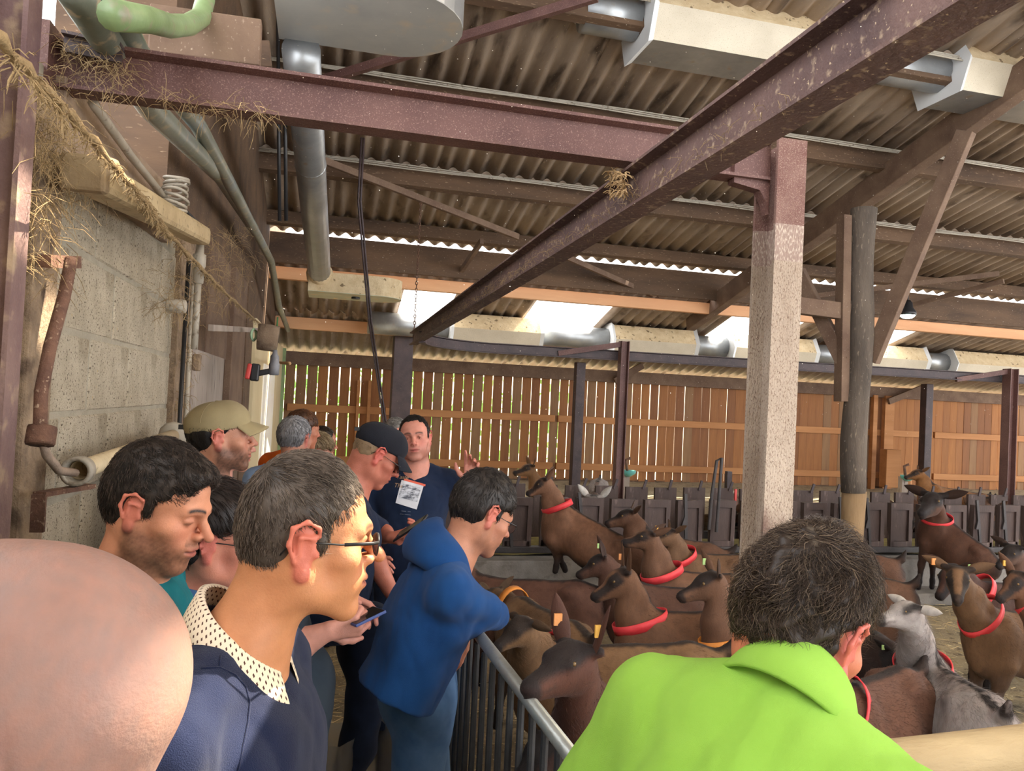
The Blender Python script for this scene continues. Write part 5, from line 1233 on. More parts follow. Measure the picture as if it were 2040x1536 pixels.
goat('goat with a black-topped head behind the gate rail, its tan back long and level', wd(1108, 1288, 3.35), wd(1385, 1284, 3.42), wd(1042, 1240, 3.05), wd(982, 1290, 2.95), collar='red', ct=.3, base='9a7450', face='dark', tags='', ear=(.8, -.2, -.25), h=.0095, fur=9000, seed=10)
goat('large brown goat resting its muzzle on the gate rail', wd(1212, 1440, 2.42), wd(1395, 1400, 2.95), wd(1150, 1300, 1.99), wd(1042, 1370, 1.83), base='6f4535', face='top', tags='oy', ear=(.30, -.20, .9), h=.0068, s=1.05, fur=14000, seed=11)
goat('dark goat low behind the gate bars, an orange tag in its ear', wd(1170, 1560, 1.95), wd(1290, 1640, 2.25), wd(1082, 1478, 1.93), wd(1030, 1548, 1.88), base='4a3028', dark=.3, face='dark', tags='o', collar='red', ct=.4, h=.011, seed=12)
goat('goat with both ears out standing on the step at the right, red collar', wd(1888, 1036, 7.5), wd(1975, 1100, 7.15), wd(1862, 990, 7.45), wd(1832, 1022, 7.2), zf=.13, collar='red', ct=.25, base='6e4a38', face='dark', ear=(.95, -.1, .25), seed=13)
goat('fawn goat facing the camera with a red collar at the right edge', wd(1985, 1218, 4.65), wd(2130, 1225, 4.8), wd(1908, 1138, 4.45), wd(1908, 1198, 4.25), collar='red', ct=.25, base='96704f', face='stripe', ear=(.9, -.3, .2), tags='o', h=.0095, fur=7000, seed=14)
goat('dark brown goat with a red collar behind the fawn goat that faces the camera', wd(1968, 1164, 5.2), wd(2080, 1160, 5.3), wd(1898, 1132, 5.1), wd(1866, 1192, 5.0), collar='red', ct=.2, base='5f3f33', face='stripe', ear=(.9, -.1, .35), tags='gg', seed=15)
goat('tan-headed goat cut off by the right edge of the frame', wd(2125, 1200, 4.15), wd(2310, 1205, 4.1), wd(2032, 1148, 4.25), wd(1984, 1194, 4.2), base='8a6046', face='stripe', ear=(.4, -.2, .8), tags='y', collar='red', ct=.5, seed=16)
goat('grey and white goat with long white ears and a red collar', wd(1856, 1320, 3.45), wd(1958, 1384, 3.0), wd(1815, 1212, 3.35), wd(1744, 1232, 3.3), collar='red', ct=.25, base='6a554c', white=1.2, face='top', ear=(1, -.1, .06), h=.0095, fur=12000, seed=17)
goat('brown goat sprinkled with straw, its back to us right of the lime polo', wd(1690, 1370, 3.0), wd(1800, 1332, 3.25), wd(1630, 1370, 2.8), wd(1590, 1420, 2.7), collar='red', ct=.1, base='7d5440', h=.0095, fur=12000, seed=18)
goat('dark chocolate goat with its head lowered behind the straw-sprinkled goat', wd(1738, 1262, 3.8), wd(1655, 1235, 4.4), wd(1790, 1305, 3.6), wd(1802, 1372, 3.5), base='3f2a22', dark=.2, face='dark', tags='g', seed=19)
goat('brown goat further back, rump showing right of the wavy hair', wd(1630, 1112, 6.0), wd(1752, 1108, 5.9), wd(1580, 1060, 6.0), wd(1530, 1080, 6.0), base='7f5943', seed=20)
goat('brown goat with a grey-patched rump, left of the goat on the step', wd(1670, 1160, 5.3), wd(1772, 1156, 5.2), wd(1620, 1110, 5.3), wd(1570, 1140, 5.3), base='85604a', seed=21)
goat('grey-faced goat far back at the right edge beside the steel post', wd(2062, 1135, 6.3), wd(2160, 1140, 6.3), wd(2020, 1092, 6.2), wd(1985, 1128, 6.1), base='6f5040', face='dark', ear=(.8, -.1, .3), seed=22)
gp2 = 'goats feeding behind the rear barrier'
goat('fawn goat behind the rear barrier with its head raised above it', wd(1092, 985, 9.6), wd(1190, 985, 9.8), wd(1058, 930, 9.5), wd(1021, 941, 9.4), z0=.3, base='a0744c', face='stripe', ear=(.6, -.1, .8), h=.014, group=gp2, seed=23)
goat('orange-brown goat climbing behind the rear barrier, right of the slim dark post', wd(1862, 968, 9.7), wd(1960, 985, 9.9), wd(1832, 940, 9.8), wd(1800, 950, 9.8), z0=.3, base='a5703f', h=.014, group=gp2, seed=24)
for i, (px, py, lab, wh) in enumerate(((1184, 1000, 'white-faced goat eating with its head lowered between the two barriers', 1.5), (1450, 1030, 'brown goat eating with its head in the passage, left of the column', 0), (1808, 1035, 'brown goat eating with its head in the passage, right of the wooden post', 0), (1962, 1032, 'brown goat eating in the passage by the rightmost steel post', 0))):
    goat(lab, wd(px+6, py-40, 8.9 if px < 1300 else 9.6), wd(px+10, py-46, 9.5 if px < 1300 else 10.3), wd(px, py-8, 7.75*(1.03 if px < 1500 else 1.2)), wd(px-4, py+34, 7.5*(1.03 if px < 1500 else 1.2)), z0=.3, base='8a6248', white=wh, face='stripe', ear=(.6, -.1, .75), h=.014, group=gp2, seed=30+i)

# ---------------------------------------------------------------- the visitors, near ones first
V3 = Vector
SK = 'c08a6e'
def stand(p, m, dx=.0, h=.010, w=1.0, hip=None, step=.1, name='trousers'):
    hp = p.Mt @ V3((0, -.01, -.56)) if hip is None else hip; hp = V3(hp); R3 = p.Mt0.to_3x3(); r_, f_ = R3 @ V3((1, 0, 0)), R3 @ V3((0, 1, 0))
    hp.z = min(hp.z, .95); fy = V3((hp.x, hp.y, 0))
    ft = [fy - r_*.10 + f_*(step*.5+dx), fy + r_*.10 + f_*(-step*.5+dx)]
    return p.trousers(m, hp, ft, h=h, w=w, name=name)
navy = cloth('navy_sweater', '0e1734', '142144', bs=700, bump=.5, sheen=.12)
jean_d = cloth('dark_denim', '141c2c', '202c44', bs=900, scale=9); jean = cloth('blue_denim', '446690', '6688b4', bs=900, scale=6)
tee = cloth('navy_tee', '141e34', '1c2a44', bs=900)

# 1 bald man, closest, cut by the lower left corner
p = Person('bald man closest to the camera at the lower left corner, seen from behind', aD(22, 1402, .50), yaw=-83, pit=-14, rol=-6, h=0.0045, skin='c9876c', red=.2, stubble=.85, stubc='86746e', neckr=.06, tyaw=-60)
p.head(eyes=False); p.glasses(M['black'], M['tint'], thick=.0016)
p.shirt(cloth('grey_tee', '4a4e56', '5a5f68'), sleeves=[(q, p.T(q*.26, -.02, -.38), None, .6) for q in (-1, 1)], h=.012); stand(p, jean_d, h=.020); p.done()

# 2 young man in teal
p = Person('young dark-haired man with stubble in a teal tee, looking down, by the block wall', aD(316, 1008, 1.54), yaw=106, pit=16, h=0.0031, skin='d99878', hair='1a1310', hair2='6a5a50', beard=.72, browa=1.0, hline=.108, beardc='2a1d16', down=1, red=.45, brow=.9, nose=1.2, hlen=.008, htop=.022, mixg=.25, mess=.5, wave=.8, greyp=3.0, nape=-.052, neckr=.049, fringe=.006, tyaw=96, nshift=(.01, 0, .028))
p.head().hair(n=9500, L=.019, r=.00042, seed=3)
p.o['curl'] = .5
teal = cloth('teal_tee', '11636c', '1a7a84', bs=900)
p.shirt(teal, sleeves=[(q, p.T(q*.25, -.01, -.36), None, .62) for q in (-1, 1)], h=.006, neck=.078, fold=.009)
stand(p, jean_d, h=.020); p.done()
em = MB(); eb = p.T(.02, .125, -.20)

# 3 man with glasses in the navy sweater
p = Person('grey-brown haired man with glasses in a navy sweater over a dotted collar', aD(606, 1070, 1.16), yaw=80, pit=3, h=0.0034, skin='c98a60', hair='40342a', hair2='86776a', cd=.9, red=.35, greyp=1.1, hlen=.006, htop=.018, hline=.106, mess=.28, wave=.45, nape=-.075, tyaw=108, lean=6, neckr=.055, fat=1.0, nose=1.25, jaw=1.03, earred=.6, mixg=.45, nshift=(-.04, -.01, -.012), ear=1.3)
p.head().hair(n=11500, L=.017, r=.0004, seed=4).glasses(M['black'], M['tint'], thick=.0013)
el = aD(388, 1570, 1.02); wr = aD(350, 1760, 1.10)
el2 = p.T(-.24, .02, -.36); wr2 = p.T(-.16, .22, -.40)
ob = p.shirt(navy, 'sweater', h=.0065, sleeves=[(1, el, wr, 1.95), (-1, el2, wr2, 1.9)], w=1.04, belly=.015, neck=.062, fold=.006)
# knitted neck band and dotted shirt collar
def ring_strip(p, pts, prof_, m, name, parent=None, uvs=None, close=True):
    n = len(pts); vs = []; k = len(prof_)
    for i in range(n):
        a = V3(pts[(i-1) % n] if close else pts[max(i-1, 0)]); b = V3(pts[(i+1) % n] if close else pts[min(i+1, n-1)]); t = (b-a).normalized(); c = V3((0, 0, 0))
        out = V3((pts[i][0], pts[i][1]+.004, 0)); out = (out-t*out.dot(t)).normalized(); upv = out.cross(t); upv = upv if upv.z > 0 else -upv
        for (o_, u_) in prof_: vs.append(p.Mt @ (V3(pts[i])+out*o_+upv*u_))
    fs = [(i*k+j, i*k+(j+1) % k, ((i+1) % n)*k+(j+1) % k, ((i+1) % n)*k+j) for i in range(n if close else n-1) for j in range(k)]
    if not close: fs += [tuple(range(k))[::-1], tuple(range((n-1)*k, n*k))]
    return MB().add(vs, fs).build(name, m, parent or p.root, True)
nk = [(.070*math.cos(a), .004+.078*math.sin(a), .004-.045*math.sin(a)+.010*math.cos(a)**2) for a in np.linspace(0, 2*math.pi, 41)[:-1]]
ring_strip(p, nk, [(-.004, -.012), (.004, -.014), (.007, 0), (.002, .012), (-.005, .012)], navy, 'neck_band')
dm = bpy.data.materials.new('dotted_cotton'); dm.use_nodes = True; nt = dm.node_tree; N_, L_ = nt.nodes, nt.links; b = N_['Principled BSDF']; b.inputs['Roughness'].default_value = .85
uvn = N_.new('ShaderNodeUVMap'); mp = N_.new('ShaderNodeMapping'); mp.inputs['Scale'].default_value = (1, 1, 1); mp.inputs['Rotation'].default_value = (0, 0, .785)
fr = N_.new('ShaderNodeVectorMath'); fr.operation = 'FRACTION'; sb_ = N_.new('ShaderNodeVectorMath'); sb_.operation = 'SUBTRACT'; sb_.inputs[1].default_value = (.5, .5, 0)
ab = N_.new('ShaderNodeVectorMath'); ab.operation = 'ABSOLUTE'; sx = N_.new('ShaderNodeSeparateXYZ'); mx_ = N_.new('ShaderNodeMath'); mx_.operation = 'MAXIMUM'; lt = N_.new('ShaderNodeMath'); lt.operation = 'LESS_THAN'; lt.inputs[1].default_value = .19
cm = N_.new('ShaderNodeMix'); cm.data_type = 'RGBA'; cm.inputs[6].default_value = (*lin('e6d6bc'), 1); cm.inputs[7].default_value = (*lin('4c2a20'), 1)
for a_, b_ in ((uvn.outputs[0], mp.inputs[0]), (mp.outputs[0], fr.inputs[0]), (fr.outputs[0], sb_.inputs[0]), (sb_.outputs[0], ab.inputs[0]), (ab.outputs[0], sx.inputs[0]), (sx.outputs[0], mx_.inputs[0]), (sx.outputs[1], mx_.inputs[1]), (mx_.outputs[0], lt.inputs[0]), (lt.outputs[0], cm.inputs[0]), (cm.outputs[2], b.inputs['Base Color'])): L_.new(a_, b_)
cv = []; cf = []; cu = []; na = 49; a0, a1 = math.radians(108), math.radians(432); rows_ = [(.0, .046, 0), (.004, .050, .4), (.010, .048, .9), (.020, .020, 3.4), (.027, -.004, 5.6), (.022, -.006, 5.9), (.010, .022, 6.4)]
for i in range(na):
    u = i/(na-1); a = a0+(a1-a0)*u; fr_ = abs(u-.5)*2
    for (o_, z_, v_) in rows_:
        r1 = .056+o_*(1.0); x, y = r1*math.cos(a), .002+r1*1.12*math.sin(a)
        z = z_ - .048*math.sin(a)*.9 - .012*fr_**4 + .004
        if o_ > .018: z -= .012*fr_**3; y += .010*fr_**4
        cv.append(tuple(p.Mt @ V3((x, y, z)))); cu.append((u*70, v_*1.15))
k = len(rows_)
for i in range(na-1):
    for j in range(k-1): cf.append((i*k+j, i*k+j+1, (i+1)*k+j+1, (i+1)*k+j))
me = bpy.data.meshes.new('shirt_collar'); me.from_pydata(cv, [], cf); uv = me.uv_layers.new(name='UVMap')
for l in me.loops: uv.data[l.index].uv = cu[l.vertex_index]
tag(link('shirt_collar', me, dm, p.root, True), 'cream shirt collar with small brown diamonds')
from mathutils.bvhtree import BVHTree
def caster(sh):
    V_, Q_, _ = sh; bv = BVHTree.FromPolygons([tuple(v) for v in V_], [tuple(q) for q in Q_])
    def f(px, py, off=.004, back=4.15):
        d = V3(ray(px, py)).normalized(); h = bv.ray_cast(V3(CAM), d); return (h[0]-d*off) if h[0] is not None else aD(px, py, back)
    return f
sw = caster(p.sh)
for pth in ([(455, 1268), (447, 1290), (440, 1308), (437, 1328)], [(400, 1332), (437, 1329), (470, 1345), (490, 1368), (498, 1400), (494, 1440), (484, 1490), (474, 1535)]):
    MB().tube([sw(x_, y_, .0006, 1.05) for x_, y_ in pth], .0016, 6).build('seam', navy, ob, True)
hw = [p.Mt @ V3((.165+.02*math.sin(a*.5)*0+.038*math.cos(a)*.2, -.004+.070*math.sin(a), -.085+.066*math.cos(a))) for a in np.linspace(-2.2, 2.2, 19)]
stand(p, jean_d, h=.020); p.done()

# 4 man in the lime polo
lime = cloth('lime_pique', '98d048', 'a8dc58', bs=1400, bump=.6, scale=3)
p = Person('man in a lime green polo leaning on the log rail, seen from behind', aD(1598, 1240, 1.06), yaw=64, pit=20, rol=12, ear=1.28, h=0.0036, skin='c4795a', hair='33241b', hair2='86735f', red=.9, hlen=.006, htop=.022, mess=.42, wave=.8, greyp=2.6, mixg=.06, coh=1, lenf=lambda m: 1-.72*(m[:, 0] > .04)*(m[:, 2] < .045), nape=-.098, hline=.095, tyaw=54, lean=30, slean=8, neckr=.056, lift=.42, lump=3.0, beard=.35, nshift=(.022, -.03, .042), burns=False)
p.head(eyes=False); p.o['curl'] = .38; p.hair(n=15500, L=.042, r=.00042, hh=.0045, seed=6)
els = p.T(-.27, .06, -.30); wrs = p.T(-.12, .30, -.30); elr = p.T(.27, .06, -.30); wrr = p.T(.12, .30, -.32)
p.shirt(lime, 'polo_shirt', h=.0065, sleeves=[(-1, els, wrs, .72), (1, elr, wrr, .72)], w=1.0, belly=.01, neck=.060, fold=.005, seed=12)
cs = []; rows_ = [(-.002, .052), (.004, .054), (.010, .048), (.024, .018), (.036, -.010), (.032, -.014), (.016, .012)]; cf = []; na = 41
for i in range(na):
    u = i/(na-1); a = math.radians(105)+math.radians(330)*u; fr_ = abs(u-.5)*2
    for (o_, z_) in rows_:
        r1 = .060+o_*1.05; cs.append(p.Mt @ V3((r1*math.cos(a), -.004+r1*1.1*math.sin(a), z_-.030*math.sin(a)-.012*fr_**4+.006)))
k = len(rows_)
for i in range(na-1):
    for j in range(k-1): cf.append((i*k+j, i*k+j+1, (i+1)*k+j+1, (i+1)*k+j))
so = MB().add(cs, cf).build('polo_collar', lime, p.root, True)
p.arm(els, wrs, dict(d=(.7, .6, -.1), pn=(0, 0, -1), side=1, curl=.5), sh=p.T(-.19, 0, -.1)); p.arm(elr, wrr, dict(d=(.5, .8, -.1), pn=(0, 0, -1), side=-1, curl=.5), sh=p.T(.19, 0, -.1))
stand(p, jean_d, h=.020, hip=p.Mt @ V3((0, -.02, -.52))); p.done()

def patch(corners, n, m, name, off, par):
    a, b, c, d = [V3((*q, 0)) for q in corners]; vs = []
    for t in (0, .002):
        for j in range(n+1):
            for i in range(n+1):
                u, v = i/n, j/n; q = (a*(1-u)+b*u)*(1-v)+(d*(1-u)+c*u)*v; vs.append(on_shirt(q.x, q.y, off-t))
    k = (n+1)**2; fs = []
    for j in range(n):
        for i in range(n): q = j*(n+1)+i; fs += [(q, q+1, q+n+2, q+n+1), (k+q, k+q+n+1, k+q+n+2, k+q+1)]
    return MB().add(vs, fs).build(name, m, par, True)
# 5 blue hoodie
hood_m = cloth('blue_fleece', '123a6c', '1a4d88', bs=900, bump=.4, scale=4, sheen=.08)
p = Person('man with glasses in a bright blue hoodie leaning over the end of the metal gate', aD(962, 1022, 2.42), yaw=72, pit=26, h=0.0045, skin='bd8468', hair='17120f', hair2='4c423c', beard=.3, down=1, red=.5, hlen=.013, htop=.026, hline=.104, mess=.35, wave=.6, nape=-.068, tyaw=86, lean=24, nshift=(-.02, .0, .0), fat=.98)
p.head().hair(n=3200, L=.02, r=.0007, seed=7).glasses(M['black'], thick=.0010, half=False)
el = aD(966, 1215, 2.33); wr = aD(938, 1246, 2.30)
ell = aD(985, 1225, 2.62); wrl = aD(930, 1236, 2.38)
p.shirt(hood_m, 'hoodie', h=.006, sleeves=[(1, el, wr, 1.9), (-1, ell, wrl, 1.9)], w=.92, belly=.0, low=-.43, fold=.005, neck=.062, seed=3)
rows_ = [(.000, .040), (.006, .060), (.022, .064), (.044, .040), (.060, .000), (.064, -.040), (.050, -.078), (.030, -.085), (.018, -.05)]; cs = []; cf = []; na = 45
for i in range(na):
    u = i/(na-1); a = math.radians(98)+math.radians(344)*u; bf = .5-.5*math.sin(a); fr_ = abs(u-.5)*2
    for j, (o_, z_) in enumerate(rows_):
        r1 = .066+o_*(.35+.95*bf)+.006*math.sin(a*5+j)*bf; cs.append(p.Mt @ V3((r1*math.cos(a)*1.06, -.006+r1*1.06*math.sin(a), z_*(.35+.75*bf)-.030*math.sin(a)-.03*fr_**4+.008*math.sin(a*3+j*.7)*bf)))
k = len(rows_)
for i in range(na-1):
    for j in range(k): cf.append((i*k+j, i*k+(j+1) % k, (i+1)*k+(j+1) % k, (i+1)*k+j))
cf += [tuple(range(k))[::-1], tuple(range((na-1)*k, na*k))]
ho = MB().add(cs, cf).build('hood', hood_m, p.root, True); sm = ho.modifiers.new('soft', 'SUBSURF'); sm.levels = sm.render_levels = 1
mbz = MB(); mbz.tube([p.T(.012, .093, -.06), p.T(.008, .130, -.16), p.T(.006, .150, -.30), p.T(.004, .150, -.42)], .004, 5); mbz.build('zip', M['pvc_grey'], p.root, True)
p.arm(ell, wrl, r=(.03, .03, .024), hand=dict(d=(-.10, -.25, -.95), pn=(-.8, .3, 0), side=1, curl=.35))
jo = stand(p, jean, h=.008, hip=aD(838, 1352, 2.55), step=.22)
jv = np.array([v.co for v in jo.data.vertices]); jq = [tuple(q.vertices) for q in jo.data.polygons]
on_shirt = caster((jv, jq, None))
pk = patch([(779, 1338), (838, 1350), (832, 1412), (778, 1404)], 8, jean, 'back_pocket', .003, p.root)
MB().tube([on_shirt(x_, y_, .005) for x_, y_ in ((779, 1338), (838, 1350), (832, 1412), (805, 1412), (778, 1404), (779, 1338))], .0012, 4).build('stitching', mat('stitch', '8fa0b4', '9fb0c4', .8), pk)
p.done()

# 6 man in the khaki cap
p = Person('bearded man in a khaki baseball cap in profile before the boarded wall', aD(441, 870, 2.70), yaw=82, pit=-2, h=0.0045, skin='c08a70', hair='17110e', beard=.85, beardc='2c2019', red=.45, hlen=.008, nape=-.066, tyaw=84, capz=.045, burns=False)
khaki = cloth('khaki_cotton', '8d8062', 'a2946f', bs=900)
p.head().hair(n=1500, L=.016, r=.0008, seed=8).cap(khaki, brim_pitch=6, tilt=2)
MB().box(p.Mh @ V3((0, -.128, .035)), (.02, .03, .016)).build('cap_strap', M['black'], p.root)
p.shirt(cloth('pale_grey_tee', '9aa2a8', 'b4bcc2'), sleeves=[(q, p.T(q*.25, -.01, -.36), None, .62) for q in (-1, 1)], h=.010); stand(p, jean_d, h=.022); p.done()

# 7 woman in denim, half hidden
p = Person('dark-haired woman in a denim jacket half hidden behind the navy sweater man', aD(428, 1074, 1.80), yaw=84, pit=6, h=0.0067, skin='c07e68', hair='1c1412', hair2='3c2e28', red=.6, hlen=.024, htop=.030, hline=.080, nape=-.10, tyaw=84, neckr=.046, brow=.8, jaw=.96, fat=.95, burns=False, nshift=(-.02, 0, .03))
p.head(eyes=False).hair(n=3200, L=.035, r=.0006, seed=9).glasses(M['black'], thick=.0013)
den = cloth('denim_jacket', '2a4a72', '3f648f', bs=900, scale=7)
p.shirt(den, 'denim_jacket', sleeves=[(q, p.T(q*.25, -.01, -.36), p.T(q*.2, .14, -.52), 1.9) for q in (-1, 1)], h=.009, w=.94, fold=.007)
cv = [(.074*math.cos(a), -.006+.084*math.sin(a), .012-.035*math.sin(a)) for a in np.linspace(math.radians(110), math.radians(430), 31)]
ring_strip(p, cv, [(-.004, .03), (.006, .032), (.030, -.012), (.024, -.018), (.0, .01)], den, 'jacket_collar', close=False)
stand(p, jean_d, h=.022); p.done()

# 8 pale person behind the cap
p = Person('fair-skinned person in a cream shirt whose face shows past the khaki cap man', aD(452, 884, 3.35), yaw=82, h=0.0062, skin='cf9a88', hair='6a4a34', red=.5, tyaw=84, neckr=.048, browa=.4)
p.head(eyes=False).hair(seed=10); p.shirt(cloth('cream_shirt', 'c9bcae', 'd8ccc0'), sleeves=[(q, p.T(q*.25, 0, -.36), None, .62) for q in (-1, 1)], h=.012); stand(p, jean_d, h=.022); p.done()

# 9 grey-haired man in pale blue shirt
p = Person('grey-haired man in a pale blue shirt seen from behind', aD(588, 873, 4.25), yaw=28, pit=4, h=0.0067, skin='c08a74', hair='6f6e70', hair2='b4b4b8', red=.6, hlen=.010, htop=.012, nape=-.060, tyaw=18, mixg=.8)
p.head(eyes=False).hair(n=2200, L=.024, r=.0011, seed=11)
blu = cloth('pale_blue_shirt', '7f9cc4', '9ab4d8', bs=900); p.shirt(blu, sleeves=[(q, p.T(q*.27, -.01, -.34), p.T(q*.26, .08, -.55), 1.9) for q in (-1, 1)], h=.012, w=1.08, fold=.006)
ring_strip(p, [(.062*math.cos(a), -.004+.070*math.sin(a), .018-.03*math.sin(a)) for a in np.linspace(math.radians(110), math.radians(430), 25)], [(-.004, .028), (.004, .03), (.016, -.008), (.008, -.01)], blu, 'shirt_collar', close=False)
stand(p, jean_d, h=.022); p.done()

# 10-13 people further back
p = Person('brown-haired man in an orange top behind the grey-haired man', aD(604, 856, 4.8), yaw=62, pit=6, h=0.0073, skin='b97a5e', hair='3a2418', hair2='8a5a34', red=.5, tyaw=40)
p.head(eyes=False).hair(n=1500, L=.018, r=.0012, seed=12); p.shirt(cloth('orange_top', 'c9560e', 'de6a16'), sleeves=[(q, p.T(q*.29, -.01, -.34), None, .7) for q in (-1, 1)], h=.013, w=1.12); stand(p, jean_d, h=.024); p.done()
p = Person('short dark-haired man whose forehead shows above the blonde woman', aD(643, 880, 5.9), yaw=78, pit=10, h=0.0073, skin='bf7f66', hair='1c1512', hair2='5a4430', red=.5, tyaw=78, hlen=.008)
p.head(eyes=False).hair(n=1200, L=.014, r=.0012, seed=13); p.shirt(cloth('beige_tee', 'b0a082', 'c0b092'), sleeves=[(q, p.T(q*.25, 0, -.36), None, .62) for q in (-1, 1)], h=.013); stand(p, jean_d, h=.024); p.done()
p = Person('short-haired blonde woman in profile behind the navy sweater man', aD(634, 899, 5.3), scale=.98, yaw=80, pit=6, h=0.0073, skin='cd9480', hair='7d684c', hair2='c9b48e', red=.6, tyaw=80, hlen=.020, htop=.024, hline=.080, nape=-.075, neckr=.046, browa=.3, jaw=.95, mixg=.7, burns=False, comb=(0, .4, -.5))
p.head(eyes=False).hair(n=2000, L=.05, r=.0011, seed=14); p.shirt(cloth('mint_top', '5fae92', '74c4a8'), sleeves=[(q, p.T(q*.24, 0, -.36), None, .62) for q in (-1, 1)], h=.013, w=.92); stand(p, jean_d, h=.024); p.done()
p = Person('grey-curled man whose brow shows between the black cap and the farmer', aD(789, 868, 5.4), yaw=160, pit=6, h=0.0073, skin='c98674', hair='5f5c58', hair2='a5a29c', red=.6, tyaw=160, mixg=.8, mess=.8, hline=.110)
p.head().hair(n=1500, L=.018, r=.0012, seed=15); p.shirt(cloth('dark_shirt', '2a3040', '384050'), sleeves=[(q, p.T(q*.25, 0, -.36), None, .62) for q in (-1, 1)], h=.013); stand(p, jean_d, h=.024); p.done()

# 14 man in the black cap with a phone
p = Person('man in a black cap and navy tee bending over the phone in his hand', aD(752, 906, 3.1), yaw=80, pit=32, h=0.0045, skin='bd7560', hair='8d7458', hair2='b89c78', red=.8, flush='b84a42', down=1, hlen=.002, nape=-.06, tyaw=84, capz=.04, burns=False, lean=10, nshift=(-.02, 0, -.01), neckr=.058, brow=.7, browa=.5)
p.head().hair(n=1500, L=.008, r=.0008, seed=16).cap(M['cap_black'] if 'cap_black' in M else cloth('black_cap', '17181f', '22242c'), brim_pitch=14).glasses(M['black'], thick=.0011, half=False)
MB().box(p.Mh @ V3((0, -.130, .040)), (.02, .03, .014)).build('cap_strap', M['black'], p.root)
el = aD(724, 1075, 3.02); wr = aD(786, 1192, 3.05); el2 = aD(760, 1060, 3.45); wr2 = aD(778, 1072, 3.30)
p.shirt(tee, 'tee_shirt', h=.008, sleeves=[(1, el, wr, .95), (-1, el2, wr2, .9)], w=1.04, belly=.03, low=-.58, fold=.008, seed=8)
p.arm(el, wr, dict(d=(.45, .0, -.85), pn=(0, 1, 0), side=1, curl=.4)); p.arm(el2, wr2, dict(d=(.9, -.2, .25), pn=(-.1, -.5, .85), side=1, curl=[1.0, .9, .85, .8], thumb=.7), r=(.04, .034, .024))
stand(p, jean_d, h=.009, hip=aD(738, 1268, 3.25), step=.3)
def overshoes(p, hgt, rad, name='overshoe'):
    tr = [c for c in p.root.children if c.name.startswith('shoe')]
    for c in tr:
        x, y = np.array([v.co for v in c.data.vertices])[:, 0].mean(), np.array([v.co for v in c.data.vertices])[:, 1].mean()
        R3 = p.Mt0.to_3x3(); f_ = R3 @ V3((0, 1, 0)); b_ = V3((x, y, 0))-f_*.05; mb = MB(); vs = []; n = 28
        for i, z in enumerate(np.linspace(.02, hgt, 12)):
            for j in range(n):
                a = 2*math.pi*j/n; rr = rad*(1+.16*noise.noise((math.cos(a)*2.2, math.sin(a)*2.2, z*7+x))+.10*noise.noise((math.cos(a)*6, math.sin(a)*6, z*3)))*(1 + (.08 if i == 11 else 0))
                e_ = 1.0 + max(0, .10-z)*8*max(0, math.cos(a)); q = f_*math.cos(a)*rr*e_ + (R3 @ V3((1, 0, 0)))*math.sin(a)*rr; vs.append(b_+q+V3((0, 0, z+.012*noise.noise((a, z, 3)))))
        mb.add(vs, [(i*n+j, i*n+(j+1) % n, (i+1)*n+(j+1) % n, (i+1)*n+j) for i in range(11) for j in range(n)] + [tuple(range(n))[::-1]])
        tag(mb.build(name, M['film'], p.root, True), 'clear crinkled plastic overshoe')
overshoes(p, .42, .105); p.done()
def phone(a, b, w, nrm, m_side, lab, screen=True):
    a, b = V3(a), V3(b); fm = frame(a, b, nrm); c = (a+b)/2; e = empty('phone', c, lab, 'phone'); L_ = (b-a).length
    MB().box(c, (L_, w, .008), fm).build('case', m_side, e, bevel=.002); MB().box(c+fm.col[2]*.0045, (L_*.94, w*.92, .0008), fm).build('screen', mat('phone_screen', '0c0d12', '15161c', .12, 3, 0), e)
    return e
h_ = wr2
phone(aD(790, 1070, 3.22), aD(846, 1034, 3.14), .072, (-.35, -.25, .9), M['black'], 'black phone held by the man in the black cap')

# 15 hidden man with a phone
p = Person('person in a charcoal tee hidden behind the navy sweater man, typing on a phone', aD(602, 1018, 2.2), yaw=84, pit=25, h=0.0073, skin='c28a78', hair='3a2c22', tyaw=84, nshift=(-.02, 0, -.02), armc='cc9484')
p.head(eyes=False).hair(seed=17)
el = aD(560, 1300, 2.05); wr = aD(652, 1258, 2.06); el2 = aD(570, 1200, 2.36); wr2 = aD(652, 1194, 2.26)
p.shirt(cloth('charcoal_tee', '1e2833', '2b3845'), 'tee_shirt', h=.009, sleeves=[(1, el, wr, .8), (-1, el2, wr2, .8)], w=1.0, low=-.56, fold=.006)
p.arm(el, wr, dict(s=.95, d=(.92, .05, .16), pn=(-.2, .85, .45), side=-1, curl=[.75, .95, 1.0, 1.05], thumb=.3), h=.0038)
p.arm(el2, wr2, dict(d=(.95, -.10, -.12), pn=(-.15, -.62, -.75), side=-1, curl=[.35, .45, .55, .6], thumb=.5), h=.0038)
stand(p, cloth('grey_denim', '27323e', '3a4652', bs=900), h=.010, hip=aD(585, 1330, 2.2)); overshoes(p, .40, .10); p.done()
phone(aD(697, 1243, 2.06), aD(757, 1214, 2.12), .070, (-.05, .05, 1), mat('blue_case', '2c3f74', '3a5090', .4), 'blue-cased phone in the hands of the hidden person')

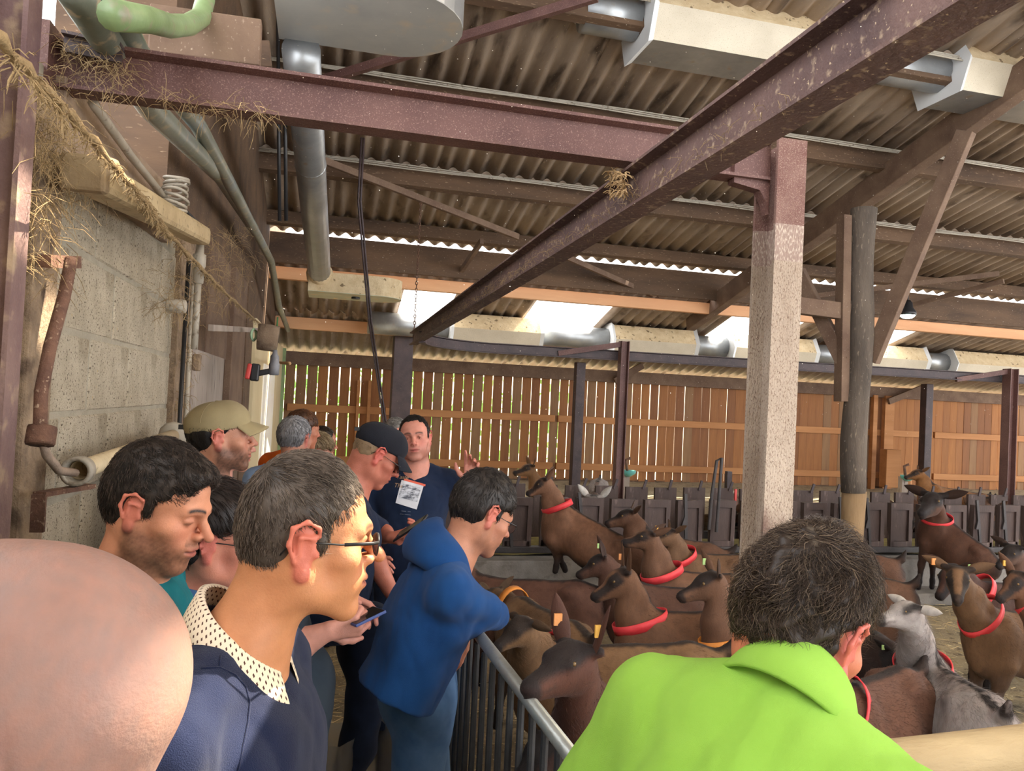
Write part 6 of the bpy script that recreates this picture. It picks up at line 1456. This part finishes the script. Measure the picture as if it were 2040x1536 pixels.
# 16 the farmer talking to the group
p = Person('stout farmer in a navy tee facing us with one hand raised', aD(826, 872, 4.2), scale=1.05, yaw=190, pit=-2, rol=7, h=0.0043, skin='c98a78', hair='16110f', beard=.28, red=.6, fat=1.10, hlen=.005, htop=.010, hline=.108, mess=.2, wave=.15, tyaw=186, neckr=.062, brow=1.1, gx=.25)
p.head().hair(n=1800, L=.012, r=.0009, seed=18)
el = aD(926, 1010, 4.30); wr = aD(936, 962, 4.18); elr = p.T(.28, .0, -.36); wrr = p.T(.20, .16, -.46)
p.shirt(tee, 'tee_shirt', h=.009, sleeves=[(-1, el, wr, .95), (1, elr, wrr, .85)], w=1.16, belly=.06, fold=.008, seed=21)
p.arm(el, wr, dict(d=(.05, -.10, 1), pn=(-.25, -.9, .0), side=-1, curl=[.15, .45, .6, .7], thumb=-.15, spread=.2, s=1.05)); p.arm(elr, wrr, dict(d=(.4, -.9, .1), pn=(.5, 0, -.6), side=1, curl=.5))
on_shirt = caster(p.sh)
pr = patch([(800, 956), (844, 968), (830, 1015), (788, 1002)], 8, mat('print_card', 'c9ccd4', 'd6d8de', .9), 'shirt_print', .005, p.root); pr['label'] = 'pale picture card printed on the tee'
patch([(804, 963), (839, 972), (831, 1000), (793, 990)], 8, mat('print_mountain', '565a64', 'c3c7d0', .9, 4.5, 0, contrast=(.40, .56), coord='Generated', detail=9, stretch=(1, 1, 1.6)), 'print_picture', .0065, pr)
patch([(806, 953), (848, 965), (847, 969), (804, 957)], 4, mat('print_strip', 'd0604a', 'dc6a54', .9), 'print_strip', .006, pr)
def words_on(txt, x, y, size, ang, m, par, off=.006):
    cu = bpy.data.curves.new('lettering', 'FONT'); cu.body = txt; cu.size = 1; cu.shear = .25; cu.extrude = 0; tmp = bpy.data.objects.new('lettering', cu); C.objects.link(tmp)
    dg = bpy.context.evaluated_depsgraph_get(); me = bpy.data.meshes.new_from_object(tmp.evaluated_get(dg)); bpy.data.objects.remove(tmp)
    for v in me.vertices:
        a, b = v.co.x*size, v.co.y*size; qx = x+a*math.cos(ang)-b*math.sin(ang)*-1*0+b*math.sin(ang)*0; qx = x+a*math.cos(ang)+b*math.sin(ang); qy = y+a*math.sin(ang)-b*math.cos(ang)
        w = on_shirt(qx, qy, off); v.co = w
    me.update(); return link('lettering', me, m, par)
wm = mat('print_gold', 'a08468', 'b89a7c', .8)
words_on('Taste', 789, 953, 11, .08, wm, p.root); words_on('The N', 784, 970, 12, .12, wm, p.root)
for x_, y_, w_ in ((800, 1018, 9), (812, 1019, 6), (797, 1024, 7), (806, 1025, 12)):
    MB().tube([on_shirt(x_+q, y_+.1*q, .005) for q in np.linspace(0, w_, 4)], .0016, 4).build('faint_print_line', mat('print_faint', '5f6876', '6d7584', .8), p.root)
stand(p, jean_d, h=.020, w=1.08); p.done()
